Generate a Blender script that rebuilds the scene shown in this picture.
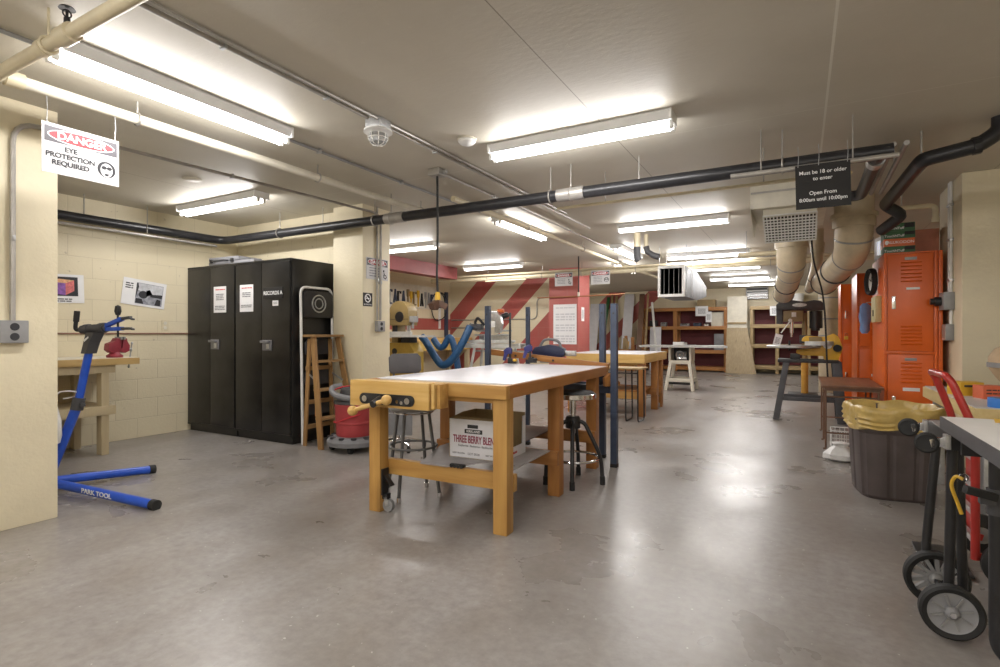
import bpy, bmesh, math, random
from mathutils import Vector, Matrix
random.seed(7)
PI = math.pi
S = bpy.context.scene
C = S.collection
for o in list(bpy.data.objects):
    bpy.data.objects.remove(o)

# ------------------------------------------------------------------ camera, world, exposure
cam = bpy.data.cameras.new('camera')
cam.sensor_width = 36
cam.lens = 36 * 537 / 1000
cam.clip_end = 100
camo = bpy.data.objects.new('camera', cam)
C.objects.link(camo)
camo.location = (0, 0, 1.09)
camo.rotation_euler = (PI / 2, 0, math.radians(29.2))
S.camera = camo
W = bpy.data.worlds.new('world')
S.world = W
W.use_nodes = True
W.node_tree.nodes['Background'].inputs[0].default_value = (1, .97, .92, 1)
W.node_tree.nodes['Background'].inputs[1].default_value = .3
S.view_settings.view_transform = 'Standard'
S.view_settings.look = 'None'
S.view_settings.gamma = 1
S.view_settings.use_curve_mapping = False
S.cycles.sample_clamp_indirect = 4
S.view_settings.exposure = 0.72
TUBE_POWER = 6          # glow of the tube glass itself
LAMP_POWER = 1.0        # scale of the lamps that carry the tubes' light

# ------------------------------------------------------------------ materials
def new_mat(name):
    m = bpy.data.materials.new(name)
    m.use_nodes = True
    nt = m.node_tree
    return m, nt, nt.nodes['Principled BSDF']

def N(nt, t, **kw):
    n = nt.nodes.new(t)
    for k, v in kw.items():
        setattr(n, k, v)
    return n

def math_node(nt, op, a, b=None, c=None):
    n = N(nt, 'ShaderNodeMath', operation=op)
    for i, x in enumerate((a, b, c)):
        if x is None:
            continue
        if isinstance(x, (int, float)):
            n.inputs[i].default_value = x
        else:
            nt.links.new(x, n.inputs[i])
    return n.outputs[0]

def mixc(nt, fac, a, b, mode='MIX'):
    n = N(nt, 'ShaderNodeMix', data_type='RGBA', blend_type=mode)
    for s, x in ((n.inputs[0], fac), (n.inputs[6], a), (n.inputs[7], b)):
        if isinstance(x, (int, float)):
            s.default_value = x
        elif isinstance(x, tuple):
            s.default_value = (*x[:3], 1)
        else:
            nt.links.new(x, s)
    return n.outputs[2]

def noise(nt, vec, scale, detail=4, rough=.6, lo=.3, hi=.7):
    n = N(nt, 'ShaderNodeTexNoise')
    n.inputs['Scale'].default_value = scale
    n.inputs['Detail'].default_value = detail
    n.inputs['Roughness'].default_value = rough
    nt.links.new(vec, n.inputs['Vector'])
    r = N(nt, 'ShaderNodeMapRange')
    r.inputs[1].default_value = lo
    r.inputs[2].default_value = hi
    nt.links.new(n.outputs[0], r.inputs[0])
    return r.outputs[0]

def bump(nt, bs, h, strength=.2, dist=.01):
    b = N(nt, 'ShaderNodeBump')
    b.inputs['Strength'].default_value = strength
    b.inputs['Distance'].default_value = dist
    nt.links.new(h, b.inputs['Height'])
    nt.links.new(b.outputs[0], bs.inputs['Normal'])

def objco(nt, scale=(1, 1, 1)):
    t = N(nt, 'ShaderNodeTexCoord')
    mp = N(nt, 'ShaderNodeMapping')
    mp.inputs['Scale'].default_value = scale
    nt.links.new(t.outputs['Object'], mp.inputs[0])
    return mp.outputs[0]

def M(name, col, rough=.5, metal=0, var=.12, vscale=9, bmp=0, bscale=60, alpha=1, trans=0):
    m, nt, bs = new_mat(name)
    co = objco(nt)
    f = noise(nt, co, vscale)
    nt.links.new(mixc(nt, f, tuple(c * (1 - var) for c in col), tuple(min(1, c * (1 + var)) for c in col)), bs.inputs['Base Color'])
    bs.inputs['Roughness'].default_value = rough
    bs.inputs['Metallic'].default_value = metal
    if bmp:
        bump(nt, bs, noise(nt, co, bscale, 3), bmp, .004)
    if alpha < 1:
        bs.inputs['Alpha'].default_value = alpha
    if trans:
        bs.inputs['Transmission Weight'].default_value = trans
    return m

def emit(name, col, power):
    m, nt, bs = new_mat(name)
    bs.inputs['Base Color'].default_value = (.9, .9, .9, 1)
    bs.inputs['Emission Color'].default_value = (*col, 1)
    bs.inputs['Emission Strength'].default_value = power
    return m

def wood(name, a, b, axis=2, rough=.45, k=1.0):
    m, nt, bs = new_mat(name)
    sc = [14 * k, 14 * k, 14 * k]
    sc[axis] = 1.1 * k
    co = objco(nt, tuple(sc))
    f = noise(nt, co, 1.6, 5, .55, .32, .68)
    g = noise(nt, objco(nt), 2.2, 2)
    c = mixc(nt, f, a, b)
    c = mixc(nt, math_node(nt, 'MULTIPLY', g, .35), c, tuple(x * .72 for x in b))
    # knots
    v = N(nt, 'ShaderNodeTexVoronoi')
    v.inputs['Scale'].default_value = .32
    nt.links.new(co, v.inputs['Vector'])
    kn = N(nt, 'ShaderNodeMapRange')
    kn.inputs[1].default_value = .07
    kn.inputs[2].default_value = .13
    kn.inputs[3].default_value = 1
    kn.inputs[4].default_value = 0
    nt.links.new(v.outputs['Distance'], kn.inputs[0])
    c = mixc(nt, math_node(nt, 'MULTIPLY', kn.outputs[0], .75), c, tuple(x * .35 for x in b))
    nt.links.new(c, bs.inputs['Base Color'])
    bs.inputs['Roughness'].default_value = rough
    bump(nt, bs, f, .08, .003)
    return m

def block_wall(name, col, axis, stripes=None, band=None):
    """painted concrete block; axis is the world axis the wall runs along (0 x, 1 y)"""
    m, nt, bs = new_mat(name)
    t = N(nt, 'ShaderNodeTexCoord')
    sx = N(nt, 'ShaderNodeSeparateXYZ')
    nt.links.new(t.outputs['Object'], sx.inputs[0])
    cb = N(nt, 'ShaderNodeCombineXYZ')
    nt.links.new(sx.outputs[axis], cb.inputs[0])
    nt.links.new(sx.outputs[2], cb.inputs[1])
    br = N(nt, 'ShaderNodeTexBrick')
    br.inputs['Scale'].default_value = 1
    br.inputs['Brick Width'].default_value = .4064
    br.inputs['Row Height'].default_value = .2032
    br.inputs['Mortar Size'].default_value = .004
    br.inputs['Mortar Smooth'].default_value = .6
    nt.links.new(cb.outputs[0], br.inputs['Vector'])
    c = col
    red = (.42, .085, .075)
    if stripes:
        phase, period, width = stripes
        s = math_node(nt, 'SUBTRACT', sx.outputs[axis], sx.outputs[2])
        s = math_node(nt, 'SUBTRACT', s, phase)
        s = math_node(nt, 'MODULO', math_node(nt, 'ADD', s, period * 30), period)
        c = mixc(nt, math_node(nt, 'LESS_THAN', s, width), c, red)
    if band:
        a = math_node(nt, 'GREATER_THAN', sx.outputs[2], band[0])
        b = math_node(nt, 'LESS_THAN', sx.outputs[2], band[1])
        c = mixc(nt, math_node(nt, 'MULTIPLY', a, b), c, red)
    f = noise(nt, t.outputs['Object'], 2.3, 5)
    c = mixc(nt, math_node(nt, 'MULTIPLY', f, .10), c, (.55, .47, .32))
    c = mixc(nt, math_node(nt, 'MULTIPLY', br.outputs['Fac'], .22), c, (.35, .29, .2))
    # chips and scuffs
    d = noise(nt, t.outputs['Object'], 17, 3, .6, .70, .74)
    c = mixc(nt, math_node(nt, 'MULTIPLY', d, .45), c, (.30, .24, .16))
    nt.links.new(c, bs.inputs['Base Color'])
    bs.inputs['Roughness'].default_value = .5
    h = math_node(nt, 'ADD', math_node(nt, 'MULTIPLY', br.outputs['Fac'], -1), math_node(nt, 'MULTIPLY', noise(nt, t.outputs['Object'], 45, 3), .25))
    bump(nt, bs, h, .45, .005)
    return m

CREAM = (.76, .68, .49)
MW_X = block_wall('cream_block_along_x', CREAM, 0)
MW_Y = block_wall('cream_block_along_y', CREAM, 1)
MW_STRIPE = block_wall('striped_block', CREAM, 0, stripes=(-8.68, 1.25, .52))
MW_STRIPE_B = block_wall('striped_block_far', CREAM, 0, stripes=(-7.75, 1.25, .52))
MW_BAND = block_wall('banded_block', CREAM, 1, band=(1.17, 1.42))
MW_RED = block_wall('red_block', (.44, .10, .09), 0)
MW_PLAIN = M('cream_painted_concrete', (.76, .68, .49), .5, var=.05, vscale=3, bmp=.25, bscale=35)

def concrete_floor():
    m, nt, bs = new_mat('polished_concrete')
    co = objco(nt)
    warp = N(nt, 'ShaderNodeTexNoise')
    warp.inputs['Scale'].default_value = 1.1
    warp.inputs['Detail'].default_value = 3
    nt.links.new(co, warp.inputs['Vector'])
    wv = N(nt, 'ShaderNodeMix', data_type='VECTOR')
    wv.inputs[0].default_value = .35
    nt.links.new(co, wv.inputs[4])
    nt.links.new(warp.outputs[1], wv.inputs[5])
    wc = wv.outputs[1]
    a = noise(nt, wc, .8, 5, .52, .30, .70)
    b = noise(nt, wc, 2.6, 6, .55, .28, .72)
    d = noise(nt, co, 22, 6, .65, .35, .70)
    e = noise(nt, objco(nt, (3, 1, 1)), 1.3, 5, .55, .35, .75)
    c = mixc(nt, a, (.155, .130, .104), (.365, .345, .330))
    c = mixc(nt, math_node(nt, 'MULTIPLY', b, .62), c, (.430, .415, .412))
    c = mixc(nt, math_node(nt, 'MULTIPLY', e, .45), c, (.190, .152, .112))
    c = mixc(nt, math_node(nt, 'MULTIPLY', d, .50), c, (.160, .140, .126))
    sp = noise(nt, co, 42, 2, .5, .72, .75)
    c = mixc(nt, math_node(nt, 'MULTIPLY', sp, .6), c, (.66, .64, .60))
    pt = noise(nt, co, 33, 3, .6, .73, .77)
    c = mixc(nt, math_node(nt, 'MULTIPLY', pt, .5), c, (.08, .065, .05))
    nt.links.new(c, bs.inputs['Base Color'])
    r = N(nt, 'ShaderNodeMapRange')
    r.inputs[3].default_value = .22
    r.inputs[4].default_value = .42
    nt.links.new(b, r.inputs[0])
    nt.links.new(r.outputs[0], bs.inputs['Roughness'])
    bs.inputs['Specular IOR Level'].default_value = .5
    bump(nt, bs, d, .05, .002)
    return m

def ceiling_mat():
    m, nt, bs = new_mat('painted_slab_ceiling')
    t = N(nt, 'ShaderNodeTexCoord')
    sx = N(nt, 'ShaderNodeSeparateXYZ')
    nt.links.new(t.outputs['Object'], sx.inputs[0])
    X, Y = sx.outputs[0], sx.outputs[1]
    f = noise(nt, t.outputs['Object'], 1.3, 5)
    c = mixc(nt, f, (.56, .52, .435), (.63, .59, .50))
    k = noise(nt, t.outputs['Object'], 30, 5, .65, .62, .72)
    c = mixc(nt, math_node(nt, 'MULTIPLY', k, .25), c, (.74, .71, .62))
    def line(src, at, w, col, c):
        d = math_node(nt, 'ABSOLUTE', math_node(nt, 'SUBTRACT', src, at))
        d = math_node(nt, 'ADD', d, math_node(nt, 'MULTIPLY', k, .002))
        return mixc(nt, math_node(nt, 'MULTIPLY', math_node(nt, 'LESS_THAN', d, w), .8), c, col)
    for at, col in ((-1.08, (.22, .19, .14)), (-4.8, (.25, .21, .15)), (1.35, (.3, .27, .2))):
        c = line(X, at, .003, col, c)
    c = line(X, .13, .006, (.80, .78, .70), c)
    for at in (3.63, 7.3, 10.9):
        c = line(Y, at, .004, (.70, .67, .58), c)
    nt.links.new(c, bs.inputs['Base Color'])
    bs.inputs['Roughness'].default_value = .55
    h = noise(nt, objco(nt, (12, 26, 12)), 1.5, 4)
    bump(nt, bs, math_node(nt, 'ADD', h, math_node(nt, 'MULTIPLY', k, 1.6)), .12, .005)
    return m

m_floor = concrete_floor()
m_ceil = ceiling_mat()
m_tube = emit('lit_fluorescent_glass', (1, .975, .96), TUBE_POWER)
m_white = M('white_enamel', (.82, .82, .80), .4, var=.04)
m_fixture = M('fixture_white_enamel', (.66, .66, .66), .4, var=.04)
m_offwhite = M('off_white_paint', (.70, .66, .55), .45, var=.08)
m_creampipe = M('cream_painted_pipe', (.68, .60, .42), .42, var=.08)
m_beigeduct = M('beige_duct_paint', (.58, .49, .34), .4, var=.1, bmp=.15, bscale=12)
m_blackpipe = M('black_pipe', (.022, .022, .025), .35, var=.3)
m_blackmet = M('black_metal', (.018, .018, .02), .38, var=.3)
m_cab = M('black_cabinet_enamel', (.013, .0125, .012), .30, var=.7, vscale=4)
m_rub = M('black_rubber', (.016, .016, .016), .7, var=.3)
m_plast = M('dark_grey_plastic', (.06, .06, .065), .5, var=.2)
m_grey = M('grey_plastic', (.20, .20, .21), .5)
m_steel = M('galvanised_steel', (.55, .56, .57), .35, .85, var=.15, vscale=25)
m_duct = M('bright_sheet_metal', (.17, .175, .185), .45, .6, var=.2, vscale=7)
m_chrome = M('chrome', (.75, .75, .77), .15, 1, var=.05)
m_greymet = M('grey_painted_metal', (.30, .30, .30), .45, .2)
m_condu = M('grey_conduit', (.42, .40, .37), .4, .5, var=.15)
m_blue = M('blue_enamel', (.018, .085, .52), .3, var=.1)
m_navy = M('slate_blue_steel', (.045, .062, .105), .45, var=.2)
m_hose = M('blue_hose', (.014, .075, .19), .4, var=.15)
m_purple = M('purple_blue_plastic', (.028, .028, .16), .4)
m_red = M('red_enamel', (.42, .028, .022), .32, var=.15)
m_vac = M('faded_red_plastic', (.40, .05, .055), .45, var=.1)
m_visered = M('faded_red_casting', (.26, .03, .045), .5, var=.2)
m_orange = M('orange_locker_enamel', (.74, .125, .008), .32, var=.06, vscale=4)
m_salmon = M('salmon_card', (.55, .22, .14), .7)
m_yellow = M('yellow_enamel', (.70, .42, .035), .4, var=.08)
m_olive = M('tan_machine_enamel', (.26, .185, .075), .42, var=.1)
m_bag = M('yellow_bin_liner', (.52, .37, .12), .3, var=.12, vscale=14, bmp=.5, bscale=22)
m_bin = M('dark_brown_plastic', (.075, .058, .055), .5, var=.2, vscale=5)
m_whitebag = M('white_plastic_bag', (.78, .77, .76), .4, bmp=.5, bscale=25)
m_paper = M('white_paper', (.82, .82, .83), .7, var=.03)
m_ink = M('black_ink', (.03, .03, .035), .7, var=.1)
m_greyink = M('grey_ink', (.25, .25, .27), .7, var=.1)
m_paleink = M('pale_grey_ink', (.60, .60, .63), .7, var=.05)
m_redink = M('red_ink', (.60, .04, .05), .6, var=.05)
m_berry = M('maroon_ink', (.27, .02, .06), .6, var=.05)
m_dangerred = M('sign_red', (.36, .02, .03), .5, var=.05)
m_signwhite = M('sign_white', (.56, .55, .55), .45, var=.03)
m_signblack = M('sign_black', (.012, .011, .011), .62, var=.2)
m_signgrey = M('sign_black_band', (.06, .055, .065), .45, var=.1)
m_letterwhite = M('white_lettering', (.85, .85, .85), .5, var=.02)
m_card = M('brown_card', (.34, .25, .13), .8, var=.1)
m_boxwhite = M('white_printed_card', (.76, .76, .80), .6, var=.05)
m_green = M('green_carton', (.03, .12, .04), .45)
m_cartorange = M('orange_carton', (.62, .13, .03), .45)
m_tape = M('blue_tape', (.04, .20, .62), .5)
m_tan = M('tan_bag_cloth', (.50, .36, .22), .7, bmp=.3)
m_laminate = M('white_laminate', (.70, .69, .73), .32, var=.06, vscale=5)
m_greytop = M('grey_laminate', (.58, .56, .54), .4, var=.08)
m_shelfgrey = M('grey_sheet', (.33, .31, .31), .4, var=.12)
m_dkred = M('dark_red_board', (.13, .02, .025), .6)
m_bevelgrey = M('pale_machine_grey', (.55, .55, .52), .42)
m_clear = M('clear_plastic', (.85, .87, .88), .12, var=.02, trans=.7)
m_glass = M('dark_window_glass', (.06, .06, .06), .1)
m_lav = M('lavender_pipe', (.55, .50, .58), .4)
m_brownboard = M('brown_hardboard', (.16, .085, .05), .55)
PINE = ((.58, .34, .10), (.42, .21, .05))
YEL = ((.74, .50, .19), (.60, .36, .10))
FIR = ((.46, .21, .06), (.33, .13, .03))
TAN = ((.46, .34, .17), (.36, .25, .12))
wX, wY, wZ = [wood('golden_pine_' + 'xyz'[i], *PINE, axis=i) for i in range(3)]
yX, yY, yZ = [wood('yellow_maple_' + 'xyz'[i], *YEL, axis=i) for i in range(3)]
fX, fY, fZ = [wood('orange_fir_' + 'xyz'[i], *FIR, axis=i) for i in range(3)]
tX, tY, tZ = [wood('tan_timber_' + 'xyz'[i], *TAN, axis=i) for i in range(3)]
w_dark = wood('brown_table_top', (.25, .11, .05), (.15, .06, .028), 1)
w_beige = wood('beige_painted_timber', (.62, .52, .33), (.55, .45, .28), 2)
w_osb = wood('strand_board', (.47, .37, .22), (.35, .26, .14), 2, k=2.2)

# ------------------------------------------------------------------ mesh helpers
def fr(o, x, y):
    """frame with origin o, x axis, y axis"""
    x = Vector(x).normalized(); y = Vector(y)
    z = x.cross(y).normalized(); y = z.cross(x)
    m = Matrix((x, y, z)).transposed().to_4x4()
    m.translation = Vector(o)
    return m

def catmull(pts, n=6, closed=False):
    P = [Vector(p) for p in pts]
    out = []
    L = len(P)
    for i in range(L if closed else L - 1):
        if closed:
            a, b, c, d = P[i - 1], P[i], P[(i + 1) % L], P[(i + 2) % L]
        else:
            b, c = P[i], P[i + 1]
            a = P[i - 1] if i else b * 2 - c
            d = P[i + 2] if i + 2 < L else c * 2 - b
        for k in range(n):
            t = k / n
            out.append(.5 * ((2 * b) + (c - a) * t + (2 * a - 5 * b + 4 * c - d) * t * t + (3 * b - a - 3 * c + d) * t ** 3))
    if not closed:
        out.append(P[-1])
    return out

def bend(pts, r, n=5):
    """polyline with its corners rounded to radius r"""
    P = [Vector(p) for p in pts]
    out = [P[0]]
    for i in range(1, len(P) - 1):
        a, b, c = P[i - 1], P[i], P[i + 1]
        u = (a - b); v = (c - b)
        k = min(r, u.length * .49, v.length * .49)
        p, q = b + u.normalized() * k, b + v.normalized() * k
        for j in range(n + 1):
            t = j / n
            out.append((1 - t) ** 2 * p + 2 * t * (1 - t) * b + t * t * q)
    out.append(P[-1])
    return out

class MB:
    def __init__(s):
        s.bm = bmesh.new(); s.mats = []; s.mi = 0
    def use(s, m):
        if m not in s.mats:
            s.mats.append(m)
        s.mi = s.mats.index(m)
        return s
    def _end(s, n0):
        s.bm.faces.ensure_lookup_table()
        for f in s.bm.faces[n0:]:
            f.material_index = s.mi
    def box(s, x0, x1, y0, y1, z0, z1, bev=0, mat=None):
        t = bmesh.new()
        m = Matrix.Translation(((x0 + x1) / 2, (y0 + y1) / 2, (z0 + z1) / 2)) @ Matrix.Diagonal((abs(x1 - x0), abs(y1 - y0), abs(z1 - z0), 1))
        bmesh.ops.create_cube(t, size=1, matrix=m)
        if bev:
            bmesh.ops.bevel(t, geom=list(t.edges), offset=bev, segments=2, profile=.7, affect='EDGES')
        if mat is not None:
            t.transform(mat)
        return s._merge(t)
    def _merge(s, t):
        for f in t.faces:
            f.material_index = s.mi
        me = bpy.data.meshes.new('tmp'); t.to_mesh(me); t.free()
        s.bm.from_mesh(me); bpy.data.meshes.remove(me)
        return s
    def bar(s, a, b, w, h, up=(0, 0, 1), bev=0, ea=0, eb=0):
        """rectangular bar from a to b, w wide, h high"""
        a, b = Vector(a), Vector(b)
        d = (b - a); L = d.length
        up = Vector(up)
        if abs(d.normalized().dot(up)) > .98:
            up = Vector((0, 1, 0))
        z = d.normalized(); x = up.cross(z).normalized(); y = z.cross(x)
        m = Matrix((x, y, z)).transposed().to_4x4(); m.translation = a
        return s.box(-w / 2, w / 2, -h / 2, h / 2, -ea, L + eb, bev, m)
    def tube(s, pts, r, n=10, closed=False, cap=True, rs=None):
        P = [Vector(p) for p in pts]
        L = len(P)
        t = bmesh.new()
        rings = []
        up = None
        for i in range(L):
            if closed:
                d = P[(i + 1) % L] - P[i - 1]
            else:
                d = P[min(i + 1, L - 1)] - P[max(i - 1, 0)]
            d.normalize()
            if up is None:
                up = Vector((0, 0, 1)) if abs(d.z) < .9 else Vector((0, 1, 0))
            x = up.cross(d)
            if x.length < 1e-4:
                x = Vector((1, 0, 0)).cross(d)
            x.normalize(); y = d.cross(x); up = y
            q = rs[i] if rs else r
            rings.append([t.verts.new(P[i] + x * q * math.cos(2 * PI * k / n) + y * q * math.sin(2 * PI * k / n)) for k in range(n)])
        for i in range(L if closed else L - 1):
            A, B = rings[i], rings[(i + 1) % L]
            for k in range(n):
                t.faces.new((A[k], A[(k + 1) % n], B[(k + 1) % n], B[k]))
        if cap and not closed:
            t.faces.new(rings[0][::-1]); t.faces.new(rings[-1])
        bmesh.ops.recalc_face_normals(t, faces=list(t.faces))
        return s._merge(t)
    def cyl(s, a, b, r, r2=None, n=18):
        return s.tube([a, b], r, n, rs=[r, r if r2 is None else r2])
    def ring(s, c, R, r, axis=(0, 0, 1), n=28, m=8):
        z = Vector(axis).normalized()
        x = z.orthogonal().normalized(); y = z.cross(x)
        return s.tube([Vector(c) + x * R * math.cos(2 * PI * k / n) + y * R * math.sin(2 * PI * k / n) for k in range(n)], r, m, closed=True)
    def lathe(s, prof, c=(0, 0, 0), axis=(0, 0, 1), n=28, sq=None):
        z = Vector(axis).normalized()
        x = z.orthogonal().normalized() if abs(z.z) < .99 else Vector((1, 0, 0))
        y = z.cross(x)
        c = Vector(c); t = bmesh.new(); R = []
        for r, h in prof:
            if r < 1e-6:
                R.append([t.verts.new(c + z * h)])
            else:
                R.append([t.verts.new(c + z * h + x * r * math.cos(2 * PI * k / n) + y * r * math.sin(2 * PI * k / n)) for k in range(n)])
        for A, B in zip(R, R[1:]):
            for k in range(n):
                k2 = (k + 1) % n
                if len(A) == 1 and len(B) == 1: continue
                if len(A) == 1: t.faces.new((A[0], B[k2], B[k]))
                elif len(B) == 1: t.faces.new((A[k], A[k2], B[0]))
                else: t.faces.new((A[k], A[k2], B[k2], B[k]))
        bmesh.ops.recalc_face_normals(t, faces=list(t.faces))
        return s._merge(t)
    def ball(s, c, r, sc=(1, 1, 1), n=18):
        t = bmesh.new()
        bmesh.ops.create_uvsphere(t, u_segments=n, v_segments=n // 2 + 2, radius=r, matrix=Matrix.Translation(c) @ Matrix.Diagonal((*sc, 1)))
        return s._merge(t)
    def prism(s, poly, h0, h1, m=None, bev=0):
        """polygon (2-D) in the frame's xy plane, extruded along its z from h0 to h1"""
        t = bmesh.new()
        A = [t.verts.new((x, y, h0)) for x, y in poly]
        B = [t.verts.new((x, y, h1)) for x, y in poly]
        t.faces.new(A[::-1]); t.faces.new(B)
        n = len(A)
        for i in range(n):
            t.faces.new((A[i], A[(i + 1) % n], B[(i + 1) % n], B[i]))
        bmesh.ops.recalc_face_normals(t, faces=list(t.faces))
        if bev:
            bmesh.ops.bevel(t, geom=list(t.edges), offset=bev, segments=2, profile=.7, affect='EDGES')
        if m is not None:
            t.transform(m)
        return s._merge(t)
    def loft(s, rings, cap=True):
        t = bmesh.new()
        R = [[t.verts.new(p) for p in r] for r in rings]
        n = len(R[0])
        for A, B in zip(R, R[1:]):
            for k in range(n):
                t.faces.new((A[k], A[(k + 1) % n], B[(k + 1) % n], B[k]))
        if cap:
            t.faces.new(R[0][::-1]); t.faces.new(R[-1])
        bmesh.ops.recalc_face_normals(t, faces=list(t.faces))
        return s._merge(t)
    def text(s, txt, size, m, bold=0, cx='CENTER', sx=1):
        cu = bpy.data.curves.new('tmp_text', 'FONT')
        cu.body = txt; cu.size = size; cu.align_x = cx; cu.align_y = 'CENTER'
        cu.offset = bold; cu.extrude = .0006
        o = bpy.data.objects.new('tmp_text', cu); C.objects.link(o)
        dg = bpy.context.evaluated_depsgraph_get(); dg.update()
        me = bpy.data.meshes.new_from_object(o.evaluated_get(dg))
        t = bmesh.new(); t.from_mesh(me)
        t.transform(m @ Matrix.Diagonal((sx, 1, 1, 1)))
        bpy.data.meshes.remove(me); bpy.data.objects.remove(o); bpy.data.curves.remove(cu)
        return s._merge(t)
    def build(s, name, mat=None, parent=None, label=None, angle=35):
        me = bpy.data.meshes.new(name)
        s.bm.to_mesh(me); s.bm.free()
        if mat is not None and not s.mats:
            s.mats = [mat]
        for m in s.mats:
            me.materials.append(m)
        me.shade_smooth()
        me.set_sharp_from_angle(angle=math.radians(angle))
        o = bpy.data.objects.new(name, me)
        C.objects.link(o)
        if parent is not None:
            o.parent = parent
        if label:
            o['label'] = label
        return o

def tag(o, label, cat, group=None, kind=None):
    o['label'] = label; o['category'] = cat
    if group: o['group'] = group
    if kind: o['kind'] = kind
    return o

def thing(name, label, cat, loc=(0, 0, 0), rz=0, group=None):
    o = bpy.data.objects.new(name, None)
    o.empty_display_size = .1
    C.objects.link(o)
    o.location = loc; o.rotation_euler = (0, 0, rz)
    return tag(o, label, cat, group)

def struct(name, mb, mat=None, label=None):
    o = mb.build(name, mat)
    o['kind'] = 'structure'
    if label: o['label'] = label
    return o

def copy_tree(o, parent=None):
    c = o.copy(); C.objects.link(c); c.parent = parent
    for ch in list(o.children):
        copy_tree(ch, c)
    return c

def again(src, label, loc, rz=None, group=None):
    c = copy_tree(src)
    c['label'] = label; c.location = loc
    if rz is not None: c.rotation_euler = (0, 0, rz)
    if group: c['group'] = group
    return c

def one(name, mb, mat, label, cat, group=None, kind=None):
    return tag(mb.build(name, mat), label, cat, group, kind)

Bx = lambda *a, **k: MB().box(*a, **k)

# ------------------------------------------------------------------ the room
H = 2.40
struct('floor', Bx(-9, 3.4, -4, 17.2, -.12, 0), m_floor)
struct('ceiling', Bx(-9, 3.4, -4, 17.2, H, H + .12), m_ceil)
struct('wall_left', Bx(-6.25, -6.05, -4, 4.4, 0, H), MW_Y)
struct('wall_alcove_back', Bx(-6.05, -4.25, 4.2, 4.4, 0, H), MW_X)
struct('wall_tool_side', Bx(-7.35, -7.15, 4.4, 10.6, 0, H), MW_BAND)
struct('wall_return', Bx(-7.35, -6.25, 4.2, 4.4, 0, H), MW_X)
struct('wall_striped', Bx(-7.15, -4.46, 10.4, 10.6, 0, H), MW_STRIPE)
struct('wall_passage_side', Bx(-6.4, -6.2, 10.6, 16.8, 0, H), MW_Y)
struct('wall_far', Bx(-6.4, 3.4, 16.8, 17.0, 0, H), MW_X)
struct('wall_far_striped', Bx(-6.2, -3.55, 16.785, 16.8, 0, H), MW_STRIPE_B)
struct('wall_right_recess', Bx(1.62, 1.8, 6.45, 16.8, 0, H), MW_PLAIN)
struct('wall_right', Bx(3.2, 3.4, -4, 5.65, 0, H), MW_PLAIN)
struct('wall_behind', Bx(-6.25, 3.4, -4.2, -4, 0, H), MW_X)
struct('pillar', Bx(-4.25, -3.84, .4, 1.5, 0, H, .008), MW_PLAIN, 'cream pillar with grey conduit at the left edge of the view')
struct('pillar.001', Bx(-4.25, -3.84, 4.04, 4.45, 0, H, .008), MW_PLAIN, 'cream pillar with danger sign beside the black cabinets')
struct('pillar.002', Bx(-4.46, -3.84, 10.03, 10.7, 0, H), MW_RED, 'muted red pillar with a white list posted on it')
struct('pillar.003', Bx(1.15, 3.4, 5.65, 6.45, 0, H, .01), MW_PLAIN, 'cream pillar beside the orange lockers')
struct('beam', Bx(-6.2, -5.98, 4.4, 8.95, 2.17, H), M('muted_red_paint', (.30, .075, .075), .55, var=.08), 'muted red beam under the ceiling')

# dark louvred vent window high in the far wall
wx0, wx1 = -1.32, -.80
wn = MB()
for q in ((wx0, wx1, 2.06, 2.08), (wx0, wx1, 2.37, 2.39), (wx0 - .02, wx0, 2.06, 2.39), (wx1, wx1 + .02, 2.06, 2.39)):
    wn.box(q[0], q[1], 16.70, 16.79, q[2], q[3])
wo = struct('window_1', wn, m_greymet, 'dark louvred vent window high in the far wall')
MB().box(wx0, wx1, 16.775, 16.784, 2.08, 2.37).build('window_pane', m_glass, wo)
for z in (2.12, 2.20, 2.28):
    MB().box(wx0, wx1, 16.70, 16.76, z, z + .03, 0, Matrix.Rotation(0, 4, 'X')).build('slat', m_white, wo)

# ------------------------------------------------------------------ fluorescent lights
def make_light(label, loc, rz, group='bare tube fluorescent ceiling lights'):
    t = thing('fluorescent_light', label, 'ceiling light', loc, rz, group)
    L = .61
    mb = MB()
    mb.prism([(-.075, 0), (-.085, -.012), (-.062, -.062), (.062, -.062), (.085, -.012), (.075, 0)], -L, L, fr((0, 0, 0), (0, 1, 0), (0, 0, 1)))
    mb.build('housing', m_fixture, t)
    for e in (-1, 1):
        h = MB()
        h.box(e * L - .004, e * L + .010, -.080, .080, -.064, -.002)
        for s in (-1, 1):
            h.box(e * L - .012, e * L + .010, s * .030 - .011, s * .030 + .011, -.102, -.055, .003)
        h.build('lamp_holder', m_white, t)
    for s in (-1, 1):
        MB().cyl((-L + .012, s * .030, -.084), (L - .012, s * .030, -.084), .0135, n=14).build('tube', m_tube, t, 'lit white fluorescent tube')
    # the light the pair of tubes gives: downwards and to both sides
    for w, e, p, r in ((.076, 7.6, (0, 0, -.0995), 0), (.028, 3.8, (0, .0455, -.084), PI / 2), (.028, 3.8, (0, -.0455, -.084), -PI / 2)):
        ld = bpy.data.lights.new('lamp', 'AREA')
        ld.shape = 'RECTANGLE'; ld.size = 1.15; ld.size_y = w
        ld.energy = e * LAMP_POWER; ld.color = (1, .975, .96)
        lo = bpy.data.objects.new('lamp', ld); C.objects.link(lo)
        lo.parent = t; lo.location = p; lo.rotation_euler = (r, 0, 0)
    return t

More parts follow.
